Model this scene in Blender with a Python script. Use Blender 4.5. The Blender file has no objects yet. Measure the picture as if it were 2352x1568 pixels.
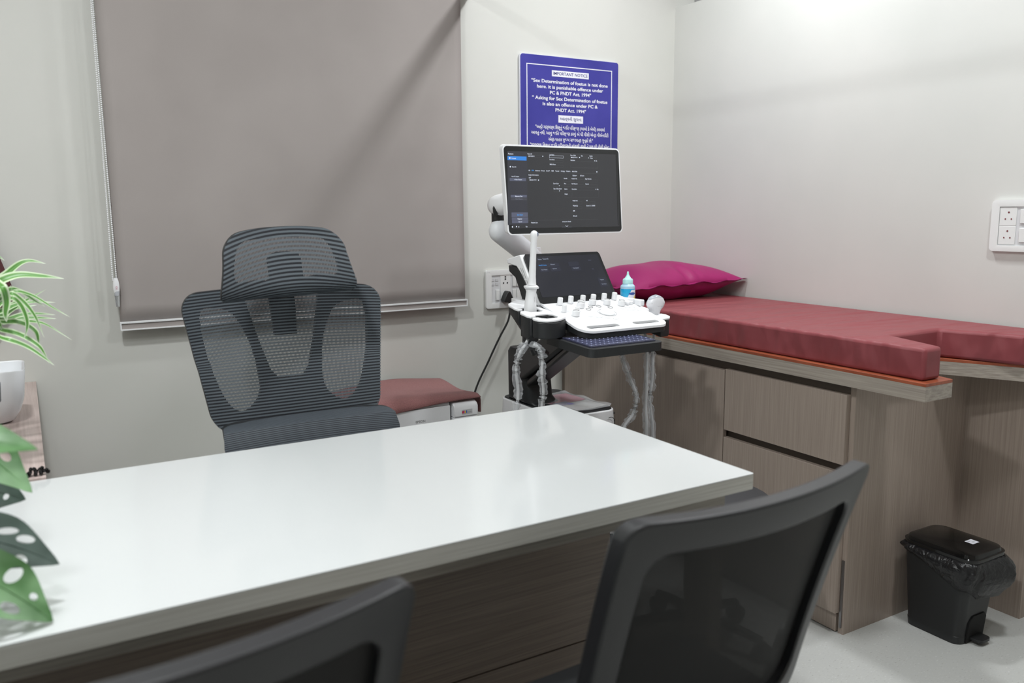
import bpy, bmesh, math, random
from mathutils import Vector, Matrix
random.seed(7)
SC = bpy.context.scene
COL = SC.collection
# ---------------------------------------------------------------- camera, world, lights, exposure
F_PX = 1910.774
YAW, PITCH, ROLL = math.radians(30.3162), math.radians(8.8808), math.radians(0.4793)
cam_d = bpy.data.cameras.new('camera'); cam = bpy.data.objects.new('camera', cam_d); COL.objects.link(cam)
SC.camera = cam
cam_d.sensor_width = 36.0; cam_d.lens = 36.0 * F_PX / 2352.0
cam_d.clip_start = 0.02
fw = Vector((math.sin(YAW)*math.cos(PITCH), math.cos(YAW)*math.cos(PITCH), -math.sin(PITCH)))
rt = Vector((math.cos(YAW), -math.sin(YAW), 0)); dn = fw.cross(rt)
c_, s_ = math.cos(ROLL), math.sin(ROLL)
rt2 = c_*rt + s_*dn; dn2 = -s_*rt + c_*dn
m3 = Matrix((rt2, -dn2, -fw)).transposed()
cam.matrix_world = Matrix.Translation((0, 0, 1.25)) @ m3.to_4x4()
cam_d.dof.use_dof = True; cam_d.dof.focus_distance = 2.65; cam_d.dof.aperture_fstop = 3.4

SC.view_settings.view_transform = 'Standard'; SC.view_settings.look = 'None'
SC.view_settings.gamma = 1.0; SC.view_settings.use_curve_mapping = False
SC.view_settings.exposure = 0.6
W = bpy.data.worlds.new('world'); SC.world = W; W.use_nodes = True
W.node_tree.nodes['Background'].inputs[0].default_value = (0.9, 0.95, 1.0, 1)
W.node_tree.nodes['Background'].inputs[1].default_value = 0.05
CEIL = 2.75
LIGHTS = [(2.02, 2.12, 12.5, 0.12), (-0.10, 1.35, 17.5, 0.16), (1.85, 0.78, 12.0, 0.20), (-0.35, 0.30, 8.0, 0.25)]  # the last lamp is an unseen fill added to lighten the drawer fronts
for lx, ly, le, ls in LIGHTS:
    ld = bpy.data.lights.new('ceiling_lamp', 'AREA'); ld.shape = 'SQUARE'; ld.size = ls; ld.energy = le
    ld.color = (0.96, 0.985, 1.0); ld.spread = math.radians(175)
    lo = bpy.data.objects.new('ceiling_lamp', ld); COL.objects.link(lo); lo.location = (lx, ly, CEIL-0.032)
# ---------------------------------------------------------------- helpers
def lin(c):
    r = []
    for v in c[:3]:
        v = v/255.0
        r.append(v/12.92 if v <= 0.04045 else ((v+0.055)/1.055)**2.4)
    return (r[0], r[1], r[2], 1.0)
def mat(name, col, rough=0.5, metal=0.0, **k):
    m = bpy.data.materials.new(name); m.use_nodes = True
    b = m.node_tree.nodes['Principled BSDF']
    b.inputs['Base Color'].default_value = lin(col); b.inputs['Roughness'].default_value = rough
    b.inputs['Metallic'].default_value = metal
    for kk, vv in k.items(): b.inputs[kk].default_value = vv
    return m
def emit(name, col, st=1.0):
    m = bpy.data.materials.new(name); m.use_nodes = True
    b = m.node_tree.nodes['Principled BSDF']
    b.inputs['Base Color'].default_value = (0.01, 0.01, 0.01, 1); b.inputs['Roughness'].default_value = 0.25
    b.inputs['Emission Color'].default_value = lin(col); b.inputs['Emission Strength'].default_value = st*0.64
    return m
def nd(m, t, **k):
    n = m.node_tree.nodes.new(t)
    for a, v in k.items(): setattr(n, a, v)
    return n
def lk(m, a, b): m.node_tree.links.new(a, b)
def bsdf(m): return m.node_tree.nodes['Principled BSDF']
def noise_col(m, c1, c2, scale=(1, 1, 1), ns=5.0, detail=3.0, coord='Object', lo=0.35, hi=0.65, bump=0.0, bdist=0.001):
    tc = nd(m, 'ShaderNodeTexCoord'); mp = nd(m, 'ShaderNodeMapping'); mp.inputs['Scale'].default_value = scale
    nz = nd(m, 'ShaderNodeTexNoise'); nz.inputs['Scale'].default_value = ns; nz.inputs['Detail'].default_value = detail
    cr = nd(m, 'ShaderNodeValToRGB'); cr.color_ramp.elements[0].color = lin(c1); cr.color_ramp.elements[1].color = lin(c2)
    cr.color_ramp.elements[0].position = lo; cr.color_ramp.elements[1].position = hi
    lk(m, tc.outputs[coord], mp.inputs[0]); lk(m, mp.outputs[0], nz.inputs['Vector']); lk(m, nz.outputs['Fac'], cr.inputs[0])
    lk(m, cr.outputs[0], bsdf(m).inputs['Base Color'])
    if bump:
        bp = nd(m, 'ShaderNodeBump'); bp.inputs['Strength'].default_value = bump; bp.inputs['Distance'].default_value = bdist
        lk(m, nz.outputs['Fac'], bp.inputs['Height']); lk(m, bp.outputs[0], bsdf(m).inputs['Normal'])
    return m

class Thing:
    def __init__(s, o, off): s.o = o; s.off = off
def tag(o, label=None, cat=None, group=None, kind=None):
    if label: o['label'] = label
    if cat: o['category'] = cat
    if group: o['group'] = group
    if kind: o['kind'] = kind
    return o
def thing(name, label, cat, loc, group=None, local=False):
    o = bpy.data.objects.new(name, None); COL.objects.link(o); o.location = loc
    o.empty_display_size = 0.05
    tag(o, label, cat, group)
    return Thing(o, Vector((0, 0, 0)) if local else Vector(loc))
def obj(name, bm, m, parent=None, bevel=0.0, seg=2, smooth=False, label=None, mods=None, angle=35):
    me = bpy.data.meshes.new(name)
    off = Vector((0, 0, 0))
    if parent is not None: off = parent.off
    if off.length > 0: bmesh.ops.translate(bm, verts=bm.verts, vec=-off)
    bmesh.ops.recalc_face_normals(bm, faces=bm.faces)
    bm.to_mesh(me); bm.free()
    o = bpy.data.objects.new(name, me); COL.objects.link(o)
    if isinstance(m, (list, tuple)):
        for q in m: me.materials.append(q)
    else: me.materials.append(m)
    if parent is not None: o.parent = parent.o
    if bevel > 0:
        md = o.modifiers.new('bevel', 'BEVEL'); md.width = bevel; md.segments = seg; md.limit_method = 'ANGLE'
        md.angle_limit = math.radians(40); md.harden_normals = False
    if smooth or bevel > 0:
        for p in me.polygons: p.use_smooth = True
        if hasattr(me, 'set_sharp_from_angle'): me.set_sharp_from_angle(angle=math.radians(angle if not bevel else 50))
    if mods:
        for f in mods: f(o)
    if label: o['label'] = label
    return Thing(o, off)
def struct(name, bm, m, **k):
    t = obj(name, bm, m, **k); t.o['kind'] = 'structure'; return t
def single(name, bm, m, label, cat, group=None, **k):
    """a thing that is one mesh, its origin put at its base"""
    xs = [v.co for v in bm.verts]
    c = Vector((sum(v.x for v in xs)/len(xs), sum(v.y for v in xs)/len(xs), min(v.z for v in xs)))
    bmesh.ops.translate(bm, verts=bm.verts, vec=-c)
    t = obj(name, bm, m, **k); t.o.location = c; tag(t.o, label, cat, group); return t
def NB(): return bmesh.new()
def box(bm, x0, x1, y0, y1, z0, z1):
    vs = [bm.verts.new((x, y, z)) for x in (x0, x1) for y in (y0, y1) for z in (z0, z1)]
    for f in ((0, 1, 3, 2), (4, 6, 7, 5), (0, 4, 5, 1), (2, 3, 7, 6), (0, 2, 6, 4), (1, 5, 7, 3)):
        bm.faces.new([vs[i] for i in f])
    return bm
def hexa(bm, P):
    """box from 8 corner points: 4 bottom then 4 top"""
    v = [bm.verts.new(p) for p in P]
    for f in ((0, 1, 2, 3), (4, 7, 6, 5), (0, 4, 5, 1), (1, 5, 6, 2), (2, 6, 7, 3), (3, 7, 4, 0)):
        bm.faces.new([v[i] for i in f])
    return bm
def frame_of(d):
    d = d.normalized(); a = Vector((0, 0, 1)) if abs(d.z) < 0.95 else Vector((1, 0, 0))
    u = d.cross(a).normalized(); return u, d.cross(u).normalized()
def tube(bm, pts, r, n=12, cap=True, squash=None):
    pts = [Vector(p) for p in pts]
    if not isinstance(r, (list, tuple)): r = [r]*len(pts)
    rings = []; u = v = None
    for i, p in enumerate(pts):
        d = (pts[min(i+1, len(pts)-1)] - pts[max(i-1, 0)])
        if d.length < 1e-9: d = Vector((0, 0, 1))
        d.normalize()
        if u is None: u, v = frame_of(d)
        else:
            u = (u - d*u.dot(d))
            if u.length < 1e-6: u, v = frame_of(d)
            u.normalize(); v = d.cross(u).normalized()
        sq = squash if squash else (1, 1)
        rings.append([bm.verts.new(p + (u*math.cos(2*math.pi*k/n)*sq[0] + v*math.sin(2*math.pi*k/n)*sq[1])*r[i]) for k in range(n)])
    for a, b in zip(rings, rings[1:]):
        for k in range(n): bm.faces.new((a[k], a[(k+1) % n], b[(k+1) % n], b[k]))
    if cap: bm.faces.new(rings[0][::-1]); bm.faces.new(rings[-1])
    return bm
def cyl(bm, p0, p1, r0, r1=None, n=24): return tube(bm, [p0, p1], [r0, r1 if r1 is not None else r0], n)
def spline(P, n=8):
    P = [Vector(p) for p in P]; out = []
    for i in range(len(P)-1):
        a, b, c, d = P[max(i-1, 0)], P[i], P[i+1], P[min(i+2, len(P)-1)]
        for k in range(n):
            t = k/n
            out.append(0.5*((2*b) + (c-a)*t + (2*a-5*b+4*c-d)*t*t + (3*b-a-3*c+d)*t**3))
    out.append(P[-1]); return out
def lathe(bm, prof, c, n=32, sx=1.0, sy=1.0):
    rings = []
    for r, z in prof:
        rings.append([bm.verts.new((c[0]+r*sx*math.cos(2*math.pi*k/n), c[1]+r*sy*math.sin(2*math.pi*k/n), c[2]+z)) for k in range(n)])
    for a, b in zip(rings, rings[1:]):
        for k in range(n): bm.faces.new((a[k], a[(k+1) % n], b[(k+1) % n], b[k]))
    bm.faces.new(rings[0][::-1]); bm.faces.new(rings[-1]); return bm
def grid(bm, f, nu, nv, uv=None, close_u=False):
    V = [[bm.verts.new(f(i/nu, j/nv)) for j in range(nv+1)] for i in range(nu + (0 if close_u else 1))]
    lay = bm.loops.layers.uv.verify() if uv else None
    for i in range(nu):
        for j in range(nv):
            i2 = (i+1) % len(V) if close_u else i+1
            fc = bm.faces.new((V[i][j], V[i2][j], V[i2][j+1], V[i][j+1]))
            if uv:
                for l, (a, b) in zip(fc.loops, ((i, j), (i+1, j), (i+1, j+1), (i, j+1))): l[lay].uv = uv(a/nu, b/nv)
    return bm
def rrect(x0, x1, y0, y1, r, n=6):
    """rounded rectangle loop; r one radius or four (x0y0, x1y0, x1y1, x0y1)"""
    if not isinstance(r, (list, tuple)): r = [r]*4
    out = []
    for (cx, cy, a0), rr in zip(((x0, y0, 180), (x1, y0, 270), (x1, y1, 0), (x0, y1, 90)), r):
        sx = 1 if cx == x0 else -1; sy = 1 if cy == y0 else -1
        for k in range(n+1):
            a = math.radians(a0 + 90*k/n)
            out.append((cx + sx*rr + rr*math.cos(a), cy + sy*rr + rr*math.sin(a)))
    return out
def dense(L, k=6, longer=0.03):
    """points added along the long sides of a loop"""
    out = []
    for i, p in enumerate(L):
        q = L[(i+1) % len(L)]; out.append(p)
        if math.hypot(q[0]-p[0], q[1]-p[1]) > longer:
            out += [(p[0]+(q[0]-p[0])*t/k, p[1]+(q[1]-p[1])*t/k) for t in range(1, k)]
    return out
def ell(cx, cy, rx, ry, n=20, rot=0.0):
    c, s = math.cos(rot), math.sin(rot)
    return [(cx + rx*math.cos(a)*c - ry*math.sin(a)*s, cy + rx*math.cos(a)*s + ry*math.sin(a)*c) for a in [2*math.pi*k/n for k in range(n)]]
def poly(bm, loops, fn, thick, cut=None, uvlay=False, one_side=False):
    """fill 2D loops (first outer, the rest holes), cut finely, map through fn(a, b, h), thickness h 0..thick"""
    t = bmesh.new()
    for lp in loops:
        vs = [t.verts.new((p[0], p[1], 0)) for p in lp]
        for i in range(len(vs)): t.edges.new((vs[i], vs[(i+1) % len(vs)]))
    bmesh.ops.triangle_fill(t, use_beauty=True, use_dissolve=False, edges=t.edges[:], normal=(0, 0, 1))
    if cut:
        xs = [p[0] for p in loops[0]]; ys = [p[1] for p in loops[0]]
        for ax, lo, hi in ((0, min(xs), max(xs)), (1, min(ys), max(ys))):
            v = lo + cut
            while v < hi - 1e-6:
                co = [0, 0, 0]; co[ax] = v; no = [0, 0, 0]; no[ax] = 1
                bmesh.ops.bisect_plane(t, geom=t.verts[:]+t.edges[:]+t.faces[:], plane_co=co, plane_no=no, dist=1e-7)
                v += cut
    for f in t.faces: f.normal_update()
    lay = bm.loops.layers.uv.verify() if uvlay else None
    A = {}; B = {}
    for v in t.verts:
        if not v.link_faces: continue
        A[v] = bm.verts.new(fn(v.co.x, v.co.y, 0.0))
        if not one_side: B[v] = bm.verts.new(fn(v.co.x, v.co.y, thick))
    for f in t.faces:
        g = bm.faces.new([A[v] for v in f.verts])
        if lay is not None:
            for l, v in zip(g.loops, f.verts): l[lay].uv = (v.co.x, v.co.y)
        if not one_side:
            g = bm.faces.new([B[v] for v in reversed(f.verts)])
            if lay is not None:
                for l, v in zip(g.loops, reversed(f.verts[:])): l[lay].uv = (v.co.x, v.co.y)
    if not one_side:
        for e in t.edges:
            if len(e.link_faces) == 1:
                a, b = e.verts
                g = bm.faces.new((A[a], B[a], B[b], A[b]))
                if lay is not None:
                    for l, v in zip(g.loops, (a, a, b, b)): l[lay].uv = (v.co.x, v.co.y)
    t.free(); return bm
def ring(bm, outer, inner, fn, thick, sub=2, rnd=0.0):
    """closed band between two loops of equal length mapped through fn, with thickness; rnd rounds the band"""
    n = len(outer); rows = []
    for k in range(sub+1):
        s = k/sub; hh = rnd*(1-(2*s-1)**2) if rnd else 0
        rows.append([bm.verts.new(fn(outer[i][0]*(1-s)+inner[i][0]*s, outer[i][1]*(1-s)+inner[i][1]*s, -hh)) for i in range(n)])
    for k in range(sub, -1, -1):
        s = k/sub; hh = rnd*(1-(2*s-1)**2) if rnd else 0
        rows.append([bm.verts.new(fn(outer[i][0]*(1-s)+inner[i][0]*s, outer[i][1]*(1-s)+inner[i][1]*s, thick+hh)) for i in range(n)])
    R = len(rows)
    for r in range(R):
        a, b = rows[r], rows[(r+1) % R]
        for i in range(n): bm.faces.new((a[i], a[(i+1) % n], b[(i+1) % n], b[i]))
    return bm
def text_bm(bm, s, width, M, height=None, bold=0.0, align='LEFT', flat=True):
    """lettering as flat mesh in the plane of M (x right, y up), fitted to width and/or height"""
    cu = bpy.data.curves.new('lettering', 'FONT'); cu.body = s; cu.offset = bold; cu.fill_mode = 'FRONT'; cu.resolution_u = 3
    ob = bpy.data.objects.new('lettering', cu)
    me = ob.to_mesh()
    if len(me.vertices) == 0:
        ob.to_mesh_clear(); bpy.data.objects.remove(ob); return
    xs = [v.co.x for v in me.vertices]; ys = [v.co.y for v in me.vertices]
    x0, x1 = min(xs), max(xs)
    if width and height: sx = width/(x1-x0); sy = height/0.72
    elif width: sx = sy = width/(x1-x0)
    else: sx = sy = height/0.72
    w = (x1-x0)*sx
    ox = {'LEFT': 0, 'CENTER': -w/2, 'RIGHT': -w}[align]
    vs = [bm.verts.new(M @ Vector(((v.co.x-x0)*sx+ox, v.co.y*sy, 0))) for v in me.vertices]
    for p in me.polygons:
        try: bm.faces.new([vs[i] for i in p.vertices])
        except ValueError: pass
    ob.to_mesh_clear(); bpy.data.objects.remove(ob); bpy.data.curves.remove(cu)
def plane_m(o, r, u):
    o, r, u = Vector(o), Vector(r).normalized(), Vector(u).normalized(); n = r.cross(u)
    M = Matrix((r, u, n)).transposed().to_4x4(); M.translation = o; return M
def quad(bm, M, x0, x1, y0, y1, h=0.0):
    return bm.faces.new([bm.verts.new(M @ Vector(p)) for p in ((x0, y0, h), (x1, y0, h), (x1, y1, h), (x0, y1, h))])
# ---------------------------------------------------------------- materials
def laminate(name, c1, c2, sc):
    m = mat(name, c1, 0.42); noise_col(m, c1, c2, sc, 6.0, 5.0, lo=0.3, hi=0.7); return m
LAM_V = laminate('taupe_laminate_vertical', (154, 140, 129), (172, 158, 147), (36, 36, 0.7))
LAM_H = laminate('taupe_laminate_horizontal_y', (144, 135, 126), (178, 169, 158), (10, 0.7, 40))
LAM_HX = laminate('taupe_laminate_horizontal_x', (152, 146, 137), (182, 177, 167), (0.8, 10, 45))
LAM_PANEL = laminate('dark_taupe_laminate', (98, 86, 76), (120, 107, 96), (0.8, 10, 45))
LAM_GAP_SHADE = mat('gap_shade_taupe', (92, 82, 74), 0.6)  # taupe darkened to stand for shade in the cabinet gaps
LAM_SHELF = laminate('pink_oak_laminate', (176, 158, 152), (200, 184, 178), (22, 0.8, 10))
WALL = mat('painted_wall', (202, 202, 197), 0.55); noise_col(WALL, (206, 207, 201), (211, 211, 206), (1, 1, 1), 2.2, 3, bump=0.05, bdist=0.002)
WALL_R = mat('painted_partition', (206, 205, 201), 0.55); noise_col(WALL_R, (207, 208, 204), (213, 213, 209), (1, 1, 1), 2.0, 3, bump=0.05, bdist=0.002)
CEILM = mat('ceiling_paint', (242, 243, 241), 0.8)
FLOOR = mat('speckled_vinyl', (196, 197, 194), 0.35)
def floor_nodes(m):
    tc = nd(m, 'ShaderNodeTexCoord'); n1 = nd(m, 'ShaderNodeTexNoise'); n1.inputs['Scale'].default_value = 260; n1.inputs['Detail'].default_value = 1
    mp = nd(m, 'ShaderNodeMapping'); mp.inputs['Scale'].default_value = (0.35, 1, 1); mp.inputs['Rotation'].default_value = (0, 0, 0.6)
    cr = nd(m, 'ShaderNodeValToRGB'); e = cr.color_ramp.elements
    e[0].position = 0.27; e[0].color = lin((170, 169, 166)); e[1].position = 0.31; e[1].color = lin((192, 193, 190))
    a = e.new(0.66); a.color = lin((194, 195, 192)); b = e.new(0.73); b.color = lin((208, 209, 207))
    lk(m, tc.outputs['Object'], mp.inputs[0]); lk(m, mp.outputs[0], n1.inputs['Vector']); lk(m, n1.outputs['Fac'], cr.inputs[0]); lk(m, cr.outputs[0], bsdf(m).inputs['Base Color'])
floor_nodes(FLOOR)
WHITE_GLOSS = mat('white_gloss_laminate', (205, 208, 208), 0.12, **{'Specular IOR Level': 0.5})
WHITE = mat('white_plastic', (238, 239, 241), 0.32)
WHITE2 = mat('white_enamel', (232, 235, 238), 0.4)
OFFWHITE = mat('light_grey_plastic', (205, 206, 208), 0.4)
GREYP = mat('mid_grey_plastic', (150, 150, 150), 0.5)
BLACK = mat('black_plastic', (34, 35, 36), 0.40)
BLACK_S = mat('satin_black_plastic', (30, 32, 34), 0.5)
BLACK_G = mat('gloss_black_plastic', (20, 20, 20), 0.12)
CHAIRF = mat('charcoal_chair_plastic', (26, 27, 31), 0.42, **{'Specular IOR Level': 0.8})
CHROME = mat('chrome', (200, 200, 205), 0.15, 1.0)
METAL = mat('brushed_steel', (150, 150, 152), 0.35, 1.0)
ALU = mat('white_aluminium', (226, 228, 229), 0.3)
SEAT = mat('dark_grey_leatherette', (62, 63, 66), 0.45)
ORANGE = mat('orange_brown_laminate', (150, 78, 52), 0.35); noise_col(ORANGE, (140, 70, 46), (164, 88, 60), (6, 1, 1), 8, 3)
MATT = mat('maroon_rexine', (138, 68, 73), 0.5, **{'Specular IOR Level': 0.35})
def matt_nodes(m):
    tc = nd(m, 'ShaderNodeTexCoord'); mp = nd(m, 'ShaderNodeMapping'); mp.inputs['Scale'].default_value = (1.5, 4.5, 2.2); mp.inputs['Rotation'].default_value = (0.6, 0, 0.1)
    nz = nd(m, 'ShaderNodeTexNoise'); nz.inputs['Scale'].default_value = 2.6; nz.inputs['Detail'].default_value = 1.5
    bp = nd(m, 'ShaderNodeBump'); bp.inputs['Strength'].default_value = 0.8; bp.inputs['Distance'].default_value = 0.05
    lk(m, tc.outputs['Object'], mp.inputs[0]); lk(m, mp.outputs[0], nz.inputs['Vector']); lk(m, nz.outputs['Fac'], bp.inputs['Height']); lk(m, bp.outputs[0], bsdf(m).inputs['Normal'])
matt_nodes(MATT)
PILLOWM = mat('magenta_satin', (154, 30, 98), 0.5, **{'Specular IOR Level': 0.35})
BLIND = mat('taupe_blind_fabric', (152, 144, 141), 0.8); noise_col(BLIND, (158, 151, 148), (165, 158, 155), (1, 1, 1), 3.0, 2, bump=0.15, bdist=0.01)
BLUE = mat('sign_blue', (62, 60, 148), 0.4, **{'Specular IOR Level': 0.3}); noise_col(BLUE, (58, 57, 144), (68, 66, 156), (1, 1, 1), 6, 3)
SIGNW = mat('sign_white', (235, 236, 245), 0.5)
SIGNB = mat('sign_lettering_blue', (50, 52, 125), 0.5)
CLEAR = mat('clear_plastic', (235, 238, 242), 0.08, **{'Transmission Weight': 0.85, 'IOR': 1.3})
def alpha_mat(name, col, a, rough):
    m = mat(name, col, rough, Alpha=a); return m
SLEEVE = alpha_mat('clear_plastic_sleeve', (225, 228, 232), 0.34, 0.12)
def sleeve_nodes(m):
    fr = nd(m, 'ShaderNodeLayerWeight'); fr.inputs['Blend'].default_value = 0.35
    mr = nd(m, 'ShaderNodeMapRange'); mr.inputs['To Min'].default_value = 0.16; mr.inputs['To Max'].default_value = 0.62
    lk(m, fr.outputs['Facing'], mr.inputs[0]); lk(m, mr.outputs[0], bsdf(m).inputs['Alpha'])
sleeve_nodes(SLEEVE)
PACKET = alpha_mat('clear_packet_film', (215, 217, 219), 0.28, 0.12)
LINER = mat('black_bin_liner', (24, 24, 26), 0.3)
def liner_nodes(m):
    tc = nd(m, 'ShaderNodeTexCoord'); nz = nd(m, 'ShaderNodeTexNoise'); nz.inputs['Scale'].default_value = 28; nz.inputs['Detail'].default_value = 3; nz.inputs['Distortion'].default_value = 1.2
    bp = nd(m, 'ShaderNodeBump'); bp.inputs['Strength'].default_value = 0.8; bp.inputs['Distance'].default_value = 0.01
    lk(m, tc.outputs['Object'], nz.inputs['Vector']); lk(m, nz.outputs['Fac'], bp.inputs['Height']); lk(m, bp.outputs[0], bsdf(m).inputs['Normal'])
liner_nodes(LINER)
TOWEL = mat('dusty_rose_towel', (146, 98, 96), 0.95, **{'Sheen Weight': 0.1}); noise_col(TOWEL, (136, 90, 90), (158, 110, 107), (1, 1, 1), 420, 3, bump=0.8, bdist=0.004)
MAROON = mat('maroon_cloth', (84, 44, 48), 0.85)
def mesh_fabric(name, thread, gap, pitch, hole, strand, cross):
    """horizontal ribbed net: opaque ribs, gaps bridged by fine strands (uv in metres)"""
    m = mat(name, thread, 0.7)
    uv = nd(m, 'ShaderNodeUVMap'); sp = nd(m, 'ShaderNodeSeparateXYZ'); lk(m, uv.outputs[0], sp.inputs[0])
    def wave(out, p):
        a = nd(m, 'ShaderNodeMath', operation='MULTIPLY'); a.inputs[1].default_value = 1.0/p; lk(m, out, a.inputs[0])
        b = nd(m, 'ShaderNodeMath', operation='FRACT'); lk(m, a.outputs[0], b.inputs[0])
        c = nd(m, 'ShaderNodeMath', operation='GREATER_THAN'); c.inputs[1].default_value = 0.5; lk(m, b.outputs[0], c.inputs[0]); return c.outputs[0]
    rib = wave(sp.outputs[1], pitch); st = wave(sp.outputs[0], cross)
    mx = nd(m, 'ShaderNodeMix', data_type='RGBA'); mx.inputs[6].default_value = lin(gap); mx.inputs[7].default_value = lin(thread)
    lk(m, rib, mx.inputs[0]); lk(m, mx.outputs[2], bsdf(m).inputs['Base Color'])
    s2 = nd(m, 'ShaderNodeMath', operation='MULTIPLY_ADD'); s2.inputs[1].default_value = strand-hole; s2.inputs[2].default_value = hole; lk(m, st, s2.inputs[0])
    al = nd(m, 'ShaderNodeMath', operation='MAXIMUM'); lk(m, rib, al.inputs[0]); lk(m, s2.outputs[0], al.inputs[1])
    lk(m, al.outputs[0], bsdf(m).inputs['Alpha'])
    return m
NET = mesh_fabric('charcoal_ribbed_net', (82, 90, 96), (31, 34, 41), 0.0076, 0.32, 0.93, 0.0036)
NET3 = mesh_fabric('dense_ribbed_net', (76, 84, 91), (30, 33, 40), 0.0060, 0.97, 1.0, 0.0036)
NET2 = mesh_fabric('black_ribbed_net', (17, 18, 18), (10, 10, 11), 0.006, 0.90, 0.98, 0.003)
SCREEN = emit('screen_dark', (46, 47, 51), 1.0)
SCREEN2 = emit('touchscreen_dark', (24, 26, 38), 1.0)
BEZEL = mat('black_glass', (30, 31, 33), 0.22)
T_WHITE = emit('screen_text_white', (225, 232, 248), 1.0)
T_BLUE = emit('screen_text_blue', (70, 165, 250), 1.0)
T_GREY = emit('screen_text_grey', (112, 114, 128), 1.0)
U_BLUE = emit('screen_button_blue', (50, 135, 225), 1.0)
U_GREY = emit('screen_button_grey', (88, 92, 112), 1.0)
U_DGREY = emit('screen_button_dark', (66, 67, 76), 1.0)
U_LINE = emit('screen_line', (88, 90, 94), 1.0)
SPIDER = mat('spider_leaf', (96, 150, 70), 0.4)
def spider_nodes(m):
    uv = nd(m, 'ShaderNodeUVMap'); sp = nd(m, 'ShaderNodeSeparateXYZ'); lk(m, uv.outputs[0], sp.inputs[0])
    cr = nd(m, 'ShaderNodeValToRGB'); e = cr.color_ramp.elements
    e[0].position = 0.0; e[0].color = lin((205, 222, 190)); e[1].position = 1.0; e[1].color = lin((205, 222, 190))
    for p, c in ((0.16, (200, 218, 182)), (0.24, (92, 146, 62)), (0.44, (70, 128, 50)), (0.5, (120, 165, 95)), (0.56, (70, 128, 50)), (0.76, (92, 146, 62)), (0.84, (200, 218, 182))):
        a = e.new(p); a.color = lin(c)
    lk(m, sp.outputs[0], cr.inputs[0])
    tip = nd(m, 'ShaderNodeMapRange'); tip.inputs['From Min'].default_value = 0.82; tip.inputs['From Max'].default_value = 1.0; lk(m, sp.outputs[1], tip.inputs[0])
    mx = nd(m, 'ShaderNodeMix', data_type='RGBA'); mx.inputs[7].default_value = lin((215, 222, 205)); lk(m, tip.outputs[0], mx.inputs[0]); lk(m, cr.outputs[0], mx.inputs[6])
    lk(m, mx.outputs[2], bsdf(m).inputs['Base Color'])
spider_nodes(SPIDER)
LEAF = mat('monstera_leaf', (74, 120, 62), 0.4); noise_col(LEAF, (54, 100, 44), (120, 160, 112), (1, 1, 1), 16, 2)
LEAF_D = mat('dark_monstera_leaf', (52, 70, 62), 0.45); noise_col(LEAF_D, (44, 62, 54), (84, 100, 92), (1, 1, 1), 14, 2)
POTGREY = mat('grey_pot', (98, 102, 108), 0.5)
# ---------------------------------------------------------------- room
YB, XR, XL, YF, XFAR = 2.973, 2.592, -0.62, -1.9, 3.9
struct('floor', box(NB(), XL-0.1, XFAR, YF, YB+0.1, -0.1, 0), FLOOR)
struct('ceiling', box(NB(), XL-0.1, XFAR, YF, YB+0.1, CEIL, CEIL+0.1), CEILM)
struct('wall_back', box(NB(), XL-0.1, XFAR, YB, YB+0.1, 0, CEIL), WALL)
struct('wall_right', box(NB(), XR, XR+0.1, YF, YB, 0, 2.134), WALL_R)
struct('wall_left', box(NB(), XL-0.1, XL, YF, YB, 0, CEIL), WALL)
struct('wall_front', box(NB(), XL-0.1, XFAR, YF-0.1, YF, 0, CEIL), LAM_V)
struct('wall_far', box(NB(), XFAR, XFAR+0.1, YF, YB+0.1, 0, CEIL), WALL)
bm = box(NB(), 2.702, 2.86, YB-0.13, YB, 2.10, 2.5)
t = single('duct_box', bm, GREYP, 'grey metal box on the back wall just above the right partition', 'duct', bevel=0.004)

LAMP = emit('lamp_diffuser', (250, 252, 255), 3.0)
for i, (lx, ly, le, ls) in enumerate(LIGHTS):
    pos = ['near the examination couch', 'above the white desk', 'above the waste bin end of the room', 'added as unseen fill above the left visitor chair'][i]
    T = thing('ceiling_light', 'square white ceiling light ' + pos, 'ceiling light', (lx, ly, CEIL-0.03), 'ceiling light panels')
    o = ls/2+0.02
    bm = NB(); ring(bm, [(-o, -o), (o, -o), (o, o), (-o, o)], [(-ls/2, -ls/2), (ls/2, -ls/2), (ls/2, ls/2), (-ls/2, ls/2)], lambda a, b, h: (lx+a, ly+b, CEIL-0.03+h), 0.029, 1)
    obj('frame', bm, WHITE2, T)
    obj('diffuser', box(NB(), lx-ls/2, lx+ls/2, ly-ls/2, ly+ls/2, CEIL-0.02, CEIL-0.001), LAMP, T)

# curtain track running out from the back wall above the frame of view; its shadow falls over the blind
T = thing('curtain_track', 'grey metal curtain track running out from the back wall above the blind', 'curtain track', (1.55, YB-0.003, 2.085))
obj('rail', box(NB(), 1.535, 1.567, -1.2, YB-0.002, 2.07, 2.10), METAL, T)
for yy in (0.3, 1.6):
    obj('bracket', cyl(NB(), (1.55, yy, 2.10), (1.55, yy, CEIL-0.001), 0.005, n=8), METAL, T)

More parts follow.
